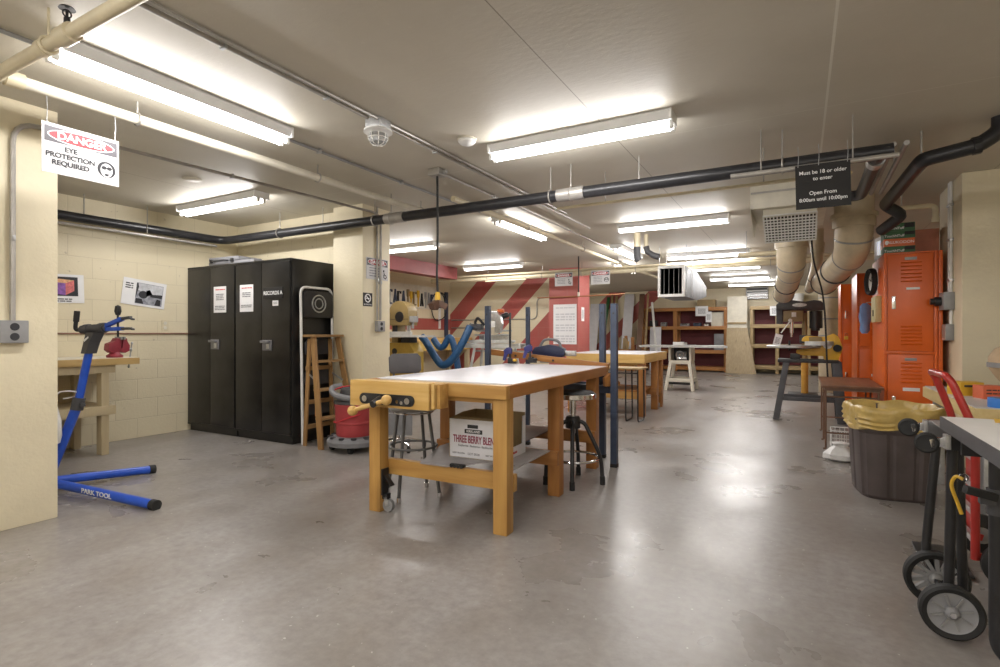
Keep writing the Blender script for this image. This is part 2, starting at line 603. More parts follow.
LIGHTS = [
    ((-2.89, 1.72, H), PI / 2, 'fluorescent light running front to back beside the white sprinkler pipe'),
    ((-1.27, 3.27, H), 0, 'fluorescent light over the main workbench, largest one set crosswise'),
    ((-4.95, 3.25, H), 0, 'fluorescent light above the black cabinets'),
    ((-5.15, 6.25, H), 0, 'fluorescent light just right of the cream pillar with signs'),
    ((-1.29, 6.34, H), 0, 'fluorescent light beyond the long black pipe, left of the ceiling vent'),
    ((-2.93, 5.80, H), PI / 2, 'fluorescent light set lengthwise just past the long black pipe'),
    ((-1.29, 9.1, H), 0, 'fluorescent light just above the sheet metal heater duct'),
    ((-5.05, 8.75, H), 0, 'fluorescent light high in front of the red striped wall'),
    ((-2.93, 10.15, H), PI / 2, 'fluorescent light set lengthwise beyond the fat cream pipe'),
    ((-2.36, 8.3, H), PI / 2, 'fluorescent light set lengthwise between drop cords and heater duct'),
    ((-1.25, 11.0, H), 0, 'fluorescent light first behind the sheet metal heater duct'),
    ((-1.2, 13.2, H), 0, 'fluorescent light farthest back, near the dark grilled window'),
    ((-5.5, 13.5, H), 0, 'added fluorescent fill light out of sight behind the red pillar'),  # unseen fixture added to brighten the leaning timber
    ((-1.0, 15.0, H), 0, 'added fluorescent fill light closest to the far wall shelving'),  # guessed fixture, added so the far shelving gets light
]
for loc, rz, lab in LIGHTS:
    make_light(lab, loc, rz)
# extra fixtures added behind the viewpoint to light the foreground
for i, (x, y) in enumerate(((-1.27, .1), (1.6, .1), (-4.6, -.9), (-1.27, -1.5), (1.6, -1.5), (-2.9, -2.9), (.2, -2.9))):
    make_light('added fluorescent fill light behind the viewpoint, %s of its rows' % ('first', 'second', 'third', 'fourth', 'fifth', 'sixth', 'seventh')[i], (x, y, H), 0)

# ------------------------------------------------------------------ pipes and conduits under the ceiling
def hangers(t, pts, r, top, axis=(1, 0, 0), m=None):
    for x, y, z in pts:
        MB().ring((x, y, z), r, .006, axis, 16, 5).cyl((x, y, z + r - .004), (x, y, top), .005, n=6).build('pipe_hanger', m or m_condu, t)

# black drain line: along the left wall, then across the room
zb = 2.17
t = thing('drain_pipe', 'long black pipe crossing the room under the ceiling', 'pipe', (-5.88, 3.9, zb))
MB().tube([Vector(p) - Vector((-5.88, 3.9, zb)) for p in bend([(-5.88, .8, zb), (-5.88, 3.9, zb), (.48, 3.9, zb)], .16)], .045, 14).build('pipe_run', m_blackpipe, t)
for x in (-3.3, -1.55):
    MB().cyl((x - .11 + 5.88, 0, 0), (x + .11 + 5.88, 0, 0), .051).build('pipe_coupling', m_condu, t, 'grey pipe coupling')
hangers(t, [(x + 5.88, 0, 0) for x in (-4.9, -3.55, -3.35, -1.72, -1.55, -.1)], .052, H - zb)
for y in (1.9, 2.05, 2.5):
    MB().cyl((0, y - 3.9, .04), (0, y - 3.9, H - zb), .006, n=6).build('hanger_rod', m_condu, t)
def straight_pipe(label, a, b, r, m):
    t = thing('water_pipe', label, 'pipe', a)
    MB().cyl((0, 0, 0), Vector(b) - Vector(a), r, n=10).build('pipe_run', m, t)
    for k in (.2, .75):
        p = (Vector(b) - Vector(a)) * k
        MB().cyl(p, (p.x, p.y, H - a[2]), .004, n=6).build('hanger_rod', m_condu, t)
straight_pipe('thin grey pipe low beside the black pipe on the left wall', (-5.83, .8, 2.09), (-5.83, 3.78, 2.09), .014, m_condu)
straight_pipe('thin grey pipe under the right end of the long black pipe', (-.40, 3.835, 2.125), (.50, 3.835, 2.125), .015, m_condu)
straight_pipe('off white pipe running along the top of the long black pipe', (-5.5, 3.957, 2.205), (.45, 3.957, 2.205), .010, m_offwhite)
straight_pipe('cream pipe running across just behind the long black pipe', (-1.8, 4.22, 2.15), (.30, 4.22, 2.15), .012, m_creampipe)

t = thing('sprinkler_pipe', 'white sprinkler pipe with the large eye protection sign hanging under it', 'pipe', (-3.27, 1.05, 2.3))
MB().cyl((0, 0, 0), (0, 3.4, 0), .029).build('pipe_run', m_offwhite, t)
MB().cyl((0, .02, 0), (0, .09, 0), .038).build('pipe_fitting', m_creampipe, t)
hangers(t, [(0, y, 0) for y in (.6, 1.9, 3.2)], .034, H - 2.3, (0, 1, 0))

t = thing('sprinkler_pipe', 'cream sprinkler branch pipe crossing the top left corner', 'pipe', (-3.3, 1.0, 2.25))
MB().cyl((-.4, 0, 0), (2.2, 0, 0), .026).build('pipe_run', m_creampipe, t)
MB().cyl((.77, 0, 0), (.86, 0, 0), .036).build('pipe_fitting', m_creampipe, t)
MB().cyl((.60, 0, 0), (.64, 0, 0), .033).build('pipe_fitting', m_creampipe, t)
hx0 = .815
MB().cyl((hx0, 0, .02), (hx0, 0, .065), .011).cyl((hx0, 0, .065), (hx0, 0, .09), .005).ring((hx0, 0, .082), .014, .003, (1, 0, 0)).lathe([(0, .106), (.024, .105), (.028, .099), (0, .100)], (hx0, 0, 0)).build('sprinkler_head', m_blackmet, t, 'dark metal sprinkler head')
hangers(t, [(.66, 0, 0)], .031, H - 2.25, (1, 0, 0), m_creampipe)

t = thing('sprinkler_pipe', 'cream sprinkler pipe running back above the red pillar', 'pipe', (-2.72, 4.0, 2.3))
MB().tube([(0, 0, 0), (0, 6.6, 0), (.1, 12.0, 0)], .026).build('pipe_run', m_creampipe, t)
hangers(t, [(0, y, 0) for y in (1.5, 3.3, 5.0)], .032, H - 2.3, (0, 1, 0))

t = thing('sprinkler_main', 'fat cream pipe crossing in front of the red striped wall', 'pipe', (-6.0, 9.35, 2.205))
MB().cyl((-.9, 0, 0), (7.5, 0, 0), .055).build('pipe_run', m_creampipe, t)
hangers(t, [(x, 0, 0) for x in (.5, 1.7, 2.5, 3.5, 5.6, 6.6)], .06, H - 2.205)
MB().cyl((-.3, -.13, .045), (7.2, -.13, .045), .018).build('side_pipe', m_creampipe, t)
MB().cyl((.5, -.10, -.07), (1.4, -.10, -.07), .014).build('side_pipe', m_creampipe, t)

def ceiling_conduit(label, pts, r=.011, mat=None, clips=()):
    t = thing('ceiling_conduit', label, 'conduit', pts[0])
    o = Vector(pts[0])
    MB().tube([p - o for p in bend(pts, .12)], r, 8).build('pipe_run', mat or m_condu, t)
    for c in clips:
        c = Vector(c) - o
        Bx(c.x - .02, c.x + .02, c.y - .008, c.y + .008, c.z - .016, c.z + .016, .003).build('clip', m_steel, t)
    return t
zc = H - .016
ceiling_conduit('grey ceiling conduit feeding the white alarm lamp', [(-2.26, .2, zc), (-2.26, 2.42, zc)], .012, m_condu, [(-2.26, 1.5, zc), (-2.26, 2.1, zc)])
ceiling_conduit('grey ceiling conduit leading away behind the white alarm lamp', [(-2.26, 2.6, zc), (-2.26, 6.3, zc)], .011, m_condu, [(-2.26, 3.1, zc), (-2.26, 4.6, zc)])
ceiling_conduit('second ceiling conduit beside the alarm lamp conduit', [(-2.22, .2, zc), (-2.22, 2.3, zc), (-2.2, 5.4, zc)], .009)
ceiling_conduit('dark ceiling conduit in line with the lengthwise near light', [(-2.98, .1, zc), (-2.98, 4.9, zc)], .011, m_greymet, [(-2.98, 2.7, zc), (-2.98, 3.6, zc)])
ceiling_conduit('grey ceiling conduit reaching the drop cord box', [(-2.53, 3.53, zc), (-2.53, 8.6, zc)], .011, m_condu, [(-2.53, 4.4, zc)])
ceiling_conduit('conduit crossing from the left pillar to the signed pillar and down to its outlet', [(-3.815, 1.62, 2.28), (-3.815, 4.28, 2.335), (-3.822, 4.28, 1.23)], .012, m_condu, [(-3.815, 2.6, 2.30), (-3.822, 4.28, 1.62)])
ceiling_conduit('thinner conduit down the front of the signed pillar', [(-3.825, 4.235, H), (-3.825, 4.235, 1.23)], .010, m_condu, [(-3.825, 4.235, 1.64)])
ceiling_conduit('conduit bending up the left pillar from its outlet', [(-3.825, 1.285, 1.16), (-3.822, 1.285, 2.275), (-3.818, 1.61, 2.28)], .014, m_condu, [(-3.825, 1.285, 1.62)])
ceiling_conduit('brown conduit strip along the left block wall', [(-6.04, -.5, 1.09), (-6.04, 3.59, 1.09)], .008, M('brown_conduit', (.26, .13, .08), .5))

def outlet(label, loc, rz, w=.115, h=.115, d=.045, mat=None, sock=None):
    t = thing('outlet_box', label, 'electrical outlet', loc, rz)
    MB().box(-w / 2, w / 2, -d, 0, -h / 2, h / 2, .006).build('box', mat or m_greymet, t)
    mb = MB()
    for s in (-1, 1):
        m = fr((0, -d, s * h * .22), (1, 0, 0), (0, 0, 1))
        mb.lathe([(0, .0035), (h * .16, .003), (h * .17, 0)], (0, -d, s * h * .22), (0, -1, 0), 16)
    mb.build('socket', sock or m_ink, t)
    return t
outlet('grey double outlet box on the left pillar', (-3.84, 1.285, 1.10), PI / 2, .125, .125)
outlet('grey outlet box at the foot of conduits on the signed pillar', (-3.84, 4.27, 1.165), PI / 2, .11, .11)
t = outlet('small cream wall outlet behind the blue repair stand', (-6.05, 3.33, 1.177), PI / 2, .07, .115, .008, m_creampipe, m_offwhite)

# alarm lamp on its box
t = thing('alarm_lamp', 'white caged alarm lamp on a steel box under the ceiling', 'alarm', (-2.26, 2.51, H))
MB().box(-.055, .055, -.055, .055, -.062, 0, .008).build('junction_box', m_steel, t)
MB().lathe([(.03, -.062), (.085, -.066), (.088, -.078), (.06, -.084), (.05, -.09)], n=28).build('base_ring', m_white, t)
MB().lathe([(.052, -.085), (.056, -.10), (.05, -.14), (.03, -.152), (0, -.155)], n=24).build('lens', m_clear, t, 'clear ribbed lens')
mb = MB()
for k in range(8):
    a = k * PI / 4
    mb.tube([(.058 * math.cos(a), .058 * math.sin(a), -.08), (.06 * math.cos(a), .06 * math.sin(a), -.115), (.04 * math.cos(a), .04 * math.sin(a), -.15), (0, 0, -.16)], .003, 5)
mb.ring((0, 0, -.115), .06, .003)
mb.build('cage', m_white, t)

t = thing('smoke_detector', 'small round white detector on the ceiling left of the main light', 'smoke detector', (-1.96, 3.05, H))
MB().lathe([(.058, 0), (.060, -.018), (.045, -.034), (.02, -.042), (0, -.043)], n=28).build('body', m_white, t)
MB().lathe([(.067, 0), (.067, -.008), (.058, -.010)], n=28).build('base_ring', m_offwhite, t)

# ceiling round plate near alcove light
t = one('ceiling_plate', MB().lathe([(0, -.012), (.06, -.012), (.075, -.004), (.075, 0)], (-4.5, 2.7, H)), m_offwhite, 'round cream cover plate on the ceiling in front of the alcove light', 'cover plate')

# drop cord
t = thing('drop_cord', 'black drop cord with a brown multi outlet block hanging by the pillar', 'hanging power cord', (-2.53, 3.5, H))
MB().box(-.055, .055, -.055, .055, -.055, 0, .006).build('ceiling_box', m_condu, t)
MB().cyl((.06, .0, -.03), (.09, 0, -.03), .015).build('fitting', m_steel, t)
MB().tube([(0, 0, -.05), (.004, 0, -.5), (-.004, 0, -.85), (.004, 0, -.99)], .009, 8).build('cord', m_rub, t)
MB().cyl((.004, 0, -.98), (.004, 0, -1.05), .018, .026).build('strain_relief', m_yellow, t, 'yellow collar')
mb = MB()
for k, a in enumerate((.5, 2.6, 4.6)):
    d = Vector((math.cos(a), math.sin(a), -.55)).normalized()
    mb.bar(Vector((.004, 0, -1.06)) + d * .005, Vector((.004, 0, -1.06)) + d * .085, .055, .05, bev=.008)
mb.build('outlet_block', M('brown_plastic', (.11, .055, .035), .5), t)
t = thing('drop_cord', 'thin black drop cord ending in a switch before the red pillar', 'hanging power cord', (-3.28, 8.6, H))
MB().tube([(0, 0, 0), (.004, 0, -.3), (0, 0, -.62)], .012, 8).build('cord', m_rub, t)
MB().cyl((0, 0, -.61), (0, 0, -.68), .022, .016).build('plug', m_offwhite, t)

# dust drops
t = thing('dust_drop_pipe', 'wide cream pipe drop with dark lower end beside the heater duct', 'pipe drop', (-1.86, 7.0, H))
MB().cyl((0, 0, 0), (0, 0, -.19), .042).build('upper_pipe', m_creampipe, t)
MB().tube(bend([(0, 0, -.18), (0, 0, -.33), (.02, .01, -.36)], .05), .046).build('lower_pipe', m_plast, t, 'dark grey lower pipe')
t = thing('dust_drop_pipe', 'slim cream pipe drop elbowed to the right beside the wide one', 'pipe drop', (-1.78, 7.15, H))
MB().cyl((0, 0, 0), (0, 0, -.17), .028).build('upper_pipe', m_creampipe, t)
MB().tube([(0, 0, -.16), (.02, 0, -.23), (.09, 0, -.28), (.17, 0, -.31)], .04).build('lower_pipe', m_plast, t, 'dark grey elbow')

# ------------------------------------------------------------------ signs
def lines(mb, m, x0, x1, ys, h=.006, seed=1):
    r = random.Random(seed)
    for y in ys:
        x = x0
        while x < x1 - .004:
            w = min(r.uniform(.018, .05) * (h / .006) ** .5, x1 - x)
            mb.prism([(x, y), (x + w, y), (x + w, y + h), (x, y + h)], 0, .0008, m)
            x += w + h * .6

def ellipse(cx, cy, rx, ry, n=36):
    return [(cx + rx * math.cos(2 * PI * k / n), cy + ry * math.sin(2 * PI * k / n)) for k in range(n)]

def danger_sign(label, m, w, h, wires, kind, parent_loc):
    """m: frame at the sign's centre, z facing the reader"""
    t = thing('danger_sign', label, 'sign', m.translation)
    o = Matrix.Translation(-m.translation) @ m
    MB().prism([(-w / 2, -h / 2), (w / 2, -h / 2), (w / 2, h / 2), (-w / 2, h / 2)], -.0035, 0, o).build('panel', m_signwhite, t)
    k = w / .345
    mb = MB()
    mb.use(m_signgrey).prism([(-.162 * k, .032 * k), (.162 * k, .032 * k), (.162 * k, .108 * k), (-.162 * k, .108 * k)], 0, .0008, o)
    mb.use(m_letterwhite).prism(ellipse(0, .07 * k, .150 * k, .036 * k), .0005, .0014, o)
    mb.use(m_dangerred).prism(ellipse(0, .07 * k, .144 * k, .031 * k), .001, .002, o)
    mb.build('heading_band', None, t)
    MB().text('DANGER', .052 * k, o @ Matrix.Translation((0, .069 * k, .0028)), .0012 * k, sx=1.05).build('lettering', m_letterwhite, t)
    mb = MB()
    if kind == 'eye':
        for i, s in enumerate(('EYE', 'PROTECTION', 'REQUIRED')):
            mb.text(s, .034 * k, o @ Matrix.Translation((-.050 * k, (.006 - i * .037) * k, .0012)), .0012 * k, sx=1.02)
    else:
        lines(mb, o, -.125 * k, .03 * k, [(.0 - i * .028) * k for i in range(4)], .011 * k, 5)
    mb.build('lettering', m_ink if kind == 'eye' else m_greyink, t)
    mb = MB()
    cx, cy = .112 * k, -.047 * k
    if kind in ('eye', 'face'):
        mb.use(m_ink).prism(ellipse(cx, cy, .043 * k, .043 * k), 0, .001, o)
        mb.use(m_signwhite).prism(ellipse(cx, cy - .004 * k, .029 * k, .037 * k), .0005, .0016, o)
        mb.use(m_ink)
        for s in (-1, 1):
            mb.prism(ellipse(cx + s * .0125 * k, cy + .008 * k, .0125 * k, .0095 * k, 18), .001, .0022, o)
        mb.prism([(cx - .012 * k, cy - .022 * k), (cx + .012 * k, cy - .022 * k), (cx + .006 * k, cy - .034 * k), (cx - .006 * k, cy - .034 * k)], .001, .0022, o)
    else:
        mb.use(m_ink).prism(ellipse(cx - .012 * k, cy + .035 * k, .012 * k, .012 * k, 16), 0, .001, o)
        for a, b in (((-.012, .02), (.004, -.012)), ((.004, -.012), (.028, -.014)), ((-.012, -.002), (-.012, -.035)), ((-.012, -.035), (.02, -.05)), ((.02, -.05), (.035, -.02))):
            mb.bar(o @ Vector((cx + a[0] * k, cy + a[1] * k, .001)), o @ Vector((cx + b[0] * k, cy + b[1] * k, .001)), .010 * k, .0012, up=o.to_3x3() @ Vector((0, 0, 1)))
    mb.build('pictogram', None, t)
    if wires:
        for x in (-w / 2 + .02, w / 2 - .02):
            a = o @ Vector((x, h / 2 - .012, 0))
            mb = MB().tube([a, a + Vector((.004, .002, wires * .5)), a + Vector((-.002, 0, wires))], .002, 6)
            mb.ring(o @ Vector((x, h / 2 - .012, -.001)), .006, .0018, o.to_3x3() @ Vector((1, 0, 0)), 12, 5)
            mb.build('hanging_wire', m_steel, t)
    return t
danger_sign('large white eye protection danger sign hanging from the white pipe at left', fr((-3.27, 1.383, 2.02), (0, 1, 0), (0, 0, 1)), .345, .25, .265 - .11, 'eye', None)
danger_sign('white danger sign fixed to the cream pillar behind grey conduits', fr((-3.834, 4.25, 1.758), (0, 1, 0), (0, 0, 1)), .33, .22, 0, 'person', None)
danger_sign('white danger sign with a figure symbol hanging left before the red pillar', fr((-3.80, 9.20, 2.09), (1, .03, 0), (0, 0, 1)), .345, .25, .045, 'person', None)
danger_sign('white danger sign with a masked face symbol hanging right before the red pillar', fr((-3.10, 9.20, 2.09), (1, .03, 0), (0, 0, 1)), .345, .25, .045, 'face', None)

t = thing('no_smoking_sign', 'small black no smoking sign on the cream pillar', 'sign', (-3.84, 4.11, 1.435))
o = fr((.004, 0, 0), (0, 1, 0), (0, 0, 1))
MB().prism([(-.066, -.068), (.066, -.068), (.066, .068), (-.066, .068)], -.004, 0, o).build('panel', m_signblack, t)
mb = MB()
ring = ellipse(0, .014, .044, .044)
for i in range(36):
    a, b = ring[i], ring[(i + 1) % 36]
    c, d = [((p[0]) * .78, (p[1] - .014) * .78 + .014) for p in (b, a)]
    mb.prism([a, b, c, d], 0, .001, o)
mb.bar(o @ Vector((-.027, .041, .001)), o @ Vector((.027, -.013, .001)), .008, .001, up=(1, 0, 0))
mb.prism([(-.026, .008), (.022, .008), (.022, .017), (-.026, .017)], 0, .001, o)
mb.text('NO SMOKING', .018, o @ Matrix.Translation((0, -.05, .001)))
mb.build('pictogram', m_letterwhite, t)

t = thing('age_sign', 'black hanging sign about age and opening hours', 'sign', (.12, 3.80, 1.99))
o = fr((0, 0, 0), (1, .10, .02), (0, 0, 1))
MB().prism([(-.145, -.135), (.145, -.135), (.145, .135), (-.145, .135)], -.004, 0, o).build('panel', m_signblack, t)
for s, y, k in (('Must be 18 or older', .085, .0315), ('to enter', .045, .0315), ('Open From', -.042, .0315), ('8:00am until 10:00pm', -.082, .0300)):
    MB().text(s, k, o @ Matrix.Translation((0, y, .001)), .0004, sx=.97).build('lettering', m_letterwhite, t)
for x in (-.13, -.02, .13):
    a = o @ Vector((x, .125, 0))
    MB().tube([a, a + Vector((.003, 0, .06)), a + Vector((0, .006, .13))], .002, 6).build('hanging_wire', m_steel, t)

def sheet(name, label, cat, m, w, h, prints, seed=1, group=None, mat=None):
    """a sheet of paper with lines of small print; m frame at its centre"""
    t = thing(name, label, cat, m.translation, 0, group)
    o = Matrix.Translation(-m.translation) @ m
    MB().prism([(-w / 2, -h / 2), (w / 2, -h / 2), (w / 2, h / 2), (-w / 2, h / 2)], 0, .0015, o).build('sheet', mat or m_paper, t)
    mb = MB()
    o2 = o @ Matrix.Translation((0, 0, .0016))
    for (x0, x1, y0, y1, hh, mt) in prints:
        mb.use(mt)
        n = max(1, int((y1 - y0) / (hh * 1.9)))
        lines(mb, o2, x0 * w, x1 * w, [(y1 - (i + 1) * hh * 1.9) for i in range(n)], hh, seed)
    mb.build('print', None, t)
    return t
FX = lambda x, y, z: fr((x, y, z), (1, 0, 0), (0, 0, 1))
sheet('notice', 'white notice taped to the left black cabinet', 'notice', FX(-5.445, 3.571, 1.455), .215, .28, [(-.35, .4, .09, .12, .01, m_redink), (-.3, .3, -.01, .07, .01, m_greyink), (-.4, .4, -.12, -.06, .009, m_greyink)], 2)
sheet('notice', 'white notice taped to the right black cabinet', 'notice', FX(-5.0, 3.571, 1.455), .215, .28, [(-.35, .4, .09, .12, .01, m_redink), (-.3, .3, .0, .07, .01, m_greyink), (-.4, .4, -.10, -.06, .009, m_greyink)], 3)
sheet('sticker', 'small white square sticker below the black name plate', 'sticker', FX(-4.553, 3.571, 1.392), .085, .052, [(-.35, .35, -.018, .018, .005, m_greyink)], 4)
sheet('posted_list', 'large white printed list on the red pillar', 'notice', FX(-4.115, 10.028, 1.275), .50, .80, [(-.4, .42, .28, .36, .022, m_paleink), (-.4, .42, .08, .24, .028, m_paleink), (-.4, .42, -.14, .02, .028, m_paleink), (-.4, .42, -.36, -.20, .028, m_paleink)], 5)
sheet('notice', 'narrow white card on the side of the red pillar', 'notice', fr((-3.838, 10.3, 1.48), (0, 1, 0), (0, 0, 1)), .16, .28, [(-.3, .3, -.1, .1, .012, m_greyink)], 6)
t = thing('name_plate', 'black name plate with white lettering on the right cabinet', 'name plate', (-4.585, 3.571, 1.493))
MB().box(-.145, .145, -.006, 0, -.055, .055, .002).build('panel', m_signblack, t)
MB().text('RECORDS A', .052, fr((0, -.0065, 0), (1, 0, 0), (0, 0, 1)), .001).build('lettering', m_letterwhite, t)

# posters on the left wall
o = fr((-6.045, 3.118, 1.512), (0, .988, -.115), (0, .105, 1))
t = sheet('poster', 'tilted white poster with a black and white workshop photo', 'poster', o, .43, .275, [(-.44, -.27, .01, .10, .012, m_ink)], 7)
k = Matrix.Translation(-o.translation) @ o @ Matrix.Translation((.05, 0, .0018))
mb = MB()
mb.use(M('photo_mid_grey', (.30, .31, .35), .5, var=.5, vscale=30)).prism([(-.135, -.115), (.135, -.115), (.135, .105), (-.135, .105)], 0, .0006, k)
mb.use(M('photo_pale_grey', (.58, .59, .62), .5, var=.2, vscale=20)).prism([(-.125, .03), (-.02, .0), (.13, .0), (.13, .1), (-.125, .1)], .0004, .001, k)
mb.use(m_ink)
mb.prism(ellipse(-.06, -.015, .045, .04), .0008, .0014, k)
mb.prism([(-.035, .03), (0, .045), (.012, -.03), (.13, -.03), (.13, .01), (.03, .0), (.0, .02), (-.03, -.03)], .0008, .0014, k)
mb.prism([(-.13, -.04), (-.11, .06), (-.12, .1), (-.135, .1), (-.135, -.06)], .0008, .0014, k)
mb.prism([(.06, -.11), (.12, -.11), (.12, -.05), (.08, -.04)], .0008, .0014, k)
mb.prism([(-.13, -.11), (-.05, -.11), (-.07, -.06), (-.13, -.06)], .0008, .0014, k)
mb.build('photo', None, t)
o = fr((-6.045, 2.37, 1.512), (0, .996, .03), (0, -.12, 1))
t = sheet('poster', 'white poster with a colourful cube picture next to the left pillar', 'poster', o, .40, .27, [(-.40, .25, -.125, -.085, .010, m_ink)], 8)
k = Matrix.Translation(-o.translation) @ o @ Matrix.Translation((0, 0, .0018))
mb = MB()
mb.use(m_ink).prism([(-.17, -.07), (.15, -.07), (.15, .11), (-.17, .11)], 0, .0006, k)
mb.use(M('picture_violet', (.25, .10, .38), .5, var=.3, vscale=40)).prism([(-.06, -.05), (.05, -.06), (.05, .05), (-.06, .06)], .0004, .001, k)
mb.use(M('picture_rose', (.62, .16, .16), .5, var=.3, vscale=40)).prism([(.05, -.06), (.12, -.02), (.12, .08), (.05, .05)], .0004, .001, k)
mb.use(M('picture_peach', (.75, .42, .22), .5, var=.3, vscale=40)).prism([(-.06, .06), (.05, .05), (.12, .08), (.0, .09)], .0004, .001, k)
mb.build('picture', None, t)

# ------------------------------------------------------------------ the alcove: cabinets, ladders, repair stand, wall bench
def cabinet(label, loc, handle_side=-1):
    t = thing('storage_cabinet', label, 'cabinet', loc, 0, 'black steel storage cabinets')
    w, d, h = .853, .55, 1.83
    mb = MB()
    mb.box(0, w, 0, d, .07, h, .004).box(.01, w - .01, .015, d - .01, 0, .075)
    mb.box(.0, w, -.012, .0, h - .022, h).box(0, w, -.012, 0, .07, .092)
    mb.build('body', m_cab, t)
    for i, (a, b) in enumerate(((.012, w * .5 - .003), (w * .5 + .003, w - .012))):
        dr = Bx(a, b, -.018, -.001, .095, h - .025, .004).build('door', m_cab, t)
        if i == 1:
            mb = MB()
            mb.box(a + .02, a + .155, -.030, -.018, .92, 1.025, .004).box(a + .015, a + .14, -.056, -.028, .995, 1.02, .006)
            mb.build('handle', m_grey, dr, 'dark grey recessed handle')
            mb = MB()
            mb.box(a + .085, a + .125, -.034, -.029, .935, .985, .002)
            mb.build('lock_plate', m_steel, dr, 'silver lock plate')
    return t
cabinet('left black steel storage cabinet in the alcove corner', (-6.045, 3.59, 0))
cabinet('right black steel storage cabinet with the name plate', (-5.19, 3.59, 0))

# case on the cabinets
t = thing('tool_case', 'dark grey plastic tool case lying on top of the left cabinet', 'tool case', (-5.36, 3.78, 1.83), .05)
Bx(-.36, .36, -.15, .16, 0, .045, .015).build('lower_shell', m_grey, t)
Bx(-.36, .12, -.15, .16, .047, .095, .018).build('lid', m_grey, t)
MB().tube(bend([(-.25, -.15, .05), (-.25, -.19, .05), (-.05, -.19, .05), (-.05, -.15, .05)], .02), .010).build('handle', m_plast, t)
for x in (-.31, .03):
    Bx(x - .02, x + .02, -.162, -.148, .03, .07, .003).build('latch', m_blackmet, t)

# white folding step ladder leaning flat on the cabinet side
t = thing('folding_step_ladder', 'white folding step ladder with black steps leaning on the cabinet side', 'ladder', (-4.33, 3.63, 0))
def step_panel(mb, z0, z1, y0=.05, y1=.39, x=.02):
    mb.prism([(y0, z0 + .01), (y0 + .01, z0), (y1 - .01, z0), (y1, z0 + .01), (y1, z1 - .03), (y1 - .03, z1), (y0 + .03, z1), (y0, z1 - .03)], -.010, .012, fr((x + .02, 0, 0), (0, 1, 0), (0, 0, 1)), .003)
lean = lambda z: .055 - .035 * z / 1.55
MB().tube(bend([(.075, .02, .0), (.045, .02, 1.55), (.045, .42, 1.55), (.075, .42, .0)], .07), .0135).build('rail', m_white, t)
mb = MB(); step_panel(mb, 1.25, 1.515, .035, .405, .045)
top = mb.build('top_platform', m_blackmet, t)
mb = MB()
mb.ring((.080, .22, 1.39), .085, .007, (1, 0, 0)).ring((.080, .22, 1.39), .05, .006, (1, 0, 0))
mb.build('anti_slip_ring', m_steel, top)
for z in (.28, .58, .88):
    mb = MB(); step_panel(mb, z, z + .15, .05, .39, .055)
    mb.build('step', m_plast, t)
    
# wooden step ladder, nearly closed, facing right
t = thing('wooden_step_ladder', 'worn wooden step ladder standing in front of the white ladder', 'ladder', (-4.12, 3.8, 0))
m_ladder = wood('worn_ladder_wood', (.40, .23, .085), (.28, .15, .055), 2, .6)
m_ladderx = wood('worn_ladder_tread', (.40, .24, .10), (.28, .16, .06), 1, .6)
mb = MB()
for i, s in enumerate((-1, 1)):
    MB().bar((.02, s * .155, 1.055), (.20, s * .225, .0), .022, .062, up=(1, 0, 0), bev=.003).build('front_rail', m_ladder, t)
    MB().bar((-.06, s * .13, 1.04), (-.075, s * .175, 0), .020, .04, up=(1, 0, 0), bev=.003).build('rear_rail', m_ladder, t)
Bx(-.09, .075, -.19, .19, 1.055, 1.08, .004).build('top_step', m_ladderx, t)
for k, z in enumerate((.82, .55, .28)):
    q = 1 - z / 1.055
    x = .02 + .18 * q; y = .150 + .07 * q
    Bx(x - .055, x + .05, -y, y, z - .011, z + .011, .003).build('step', m_ladderx, t)
for z in (.75, .42, .18):
    Bx(-.085, -.055, -.16, .16, z - .02, z + .02, .002).build('rear_brace', m_ladderx, t)
for s in (-1, 1):
    MB().bar((.09, s * .16, .62), (-.065, s * .145, .70), .004, .018).build('spreader', m_steel, t)
MB().box(.06, .104, -.178, -.166, .30, .45, .002, Matrix.Translation((.02, -.012, 0))).build('paint_mark', M('worn_orange_paint', (.55, .16, .05), .6), t, 'worn orange paint mark')

# red shop vacuum
t = thing('shop_vacuum', 'faded red shop vacuum on a grey wheeled base beside the wooden ladder', 'vacuum cleaner', (-3.66, 3.74, 0))
mb = MB()
mb.lathe([(0, .045), (.20, .045), (.245, .06), (.25, .10), (.225, .135), (.17, .14), (0, .14)], n=32)
mb.build('base', m_grey, t)
for k in range(6):
    a = -2.9 + k * .52
    MB().cyl((.215 * math.cos(a), .215 * math.sin(a), .128), (.215 * math.cos(a), .215 * math.sin(a), .142), .026, n=14).build('tool_socket', m_ink, t)
for k in range(4):
    a = k * PI / 2 + .6
    MB().cyl((.2 * math.cos(a) - .015, .2 * math.sin(a), .03), (.2 * math.cos(a) + .015, .2 * math.sin(a), .03), .03).build('caster', m_rub, t)
MB().lathe([(0, .14), (.158, .14), (.165, .16), (.168, .25), (.174, .255), (.174, .27), (.170, .275), (.176, .40), (.183, .42), (.183, .435), (.17, .44), (0, .44)], n=36).build('drum', m_vac, t)
MB().lathe([(.178, .435), (.186, .445), (.18, .465), (.15, .475), (0, .48)], n=32).build('lid', m_plast, t)
MB().lathe([(.13, .47), (.135, .52), (.12, .575), (.07, .60), (0, .605)], n=28).build('motor_head', m_plast, t)
MB().tube(catmull([(-.1, -.06, .6), (-.14, -.14, .58), (-.05, -.19, .53), (.1, -.16, .5), (.18, -.06, .50), (.17, .08, .52)]), .028, 10).build('hose', m_grey, t)
MB().tube(catmull([(-.16, -.1, .50), (-.1, -.16, .56), (.0, -.16, .60), (.06, -.1, .61)]), .006, 6).build('cord', m_redink, t, 'red power cord')
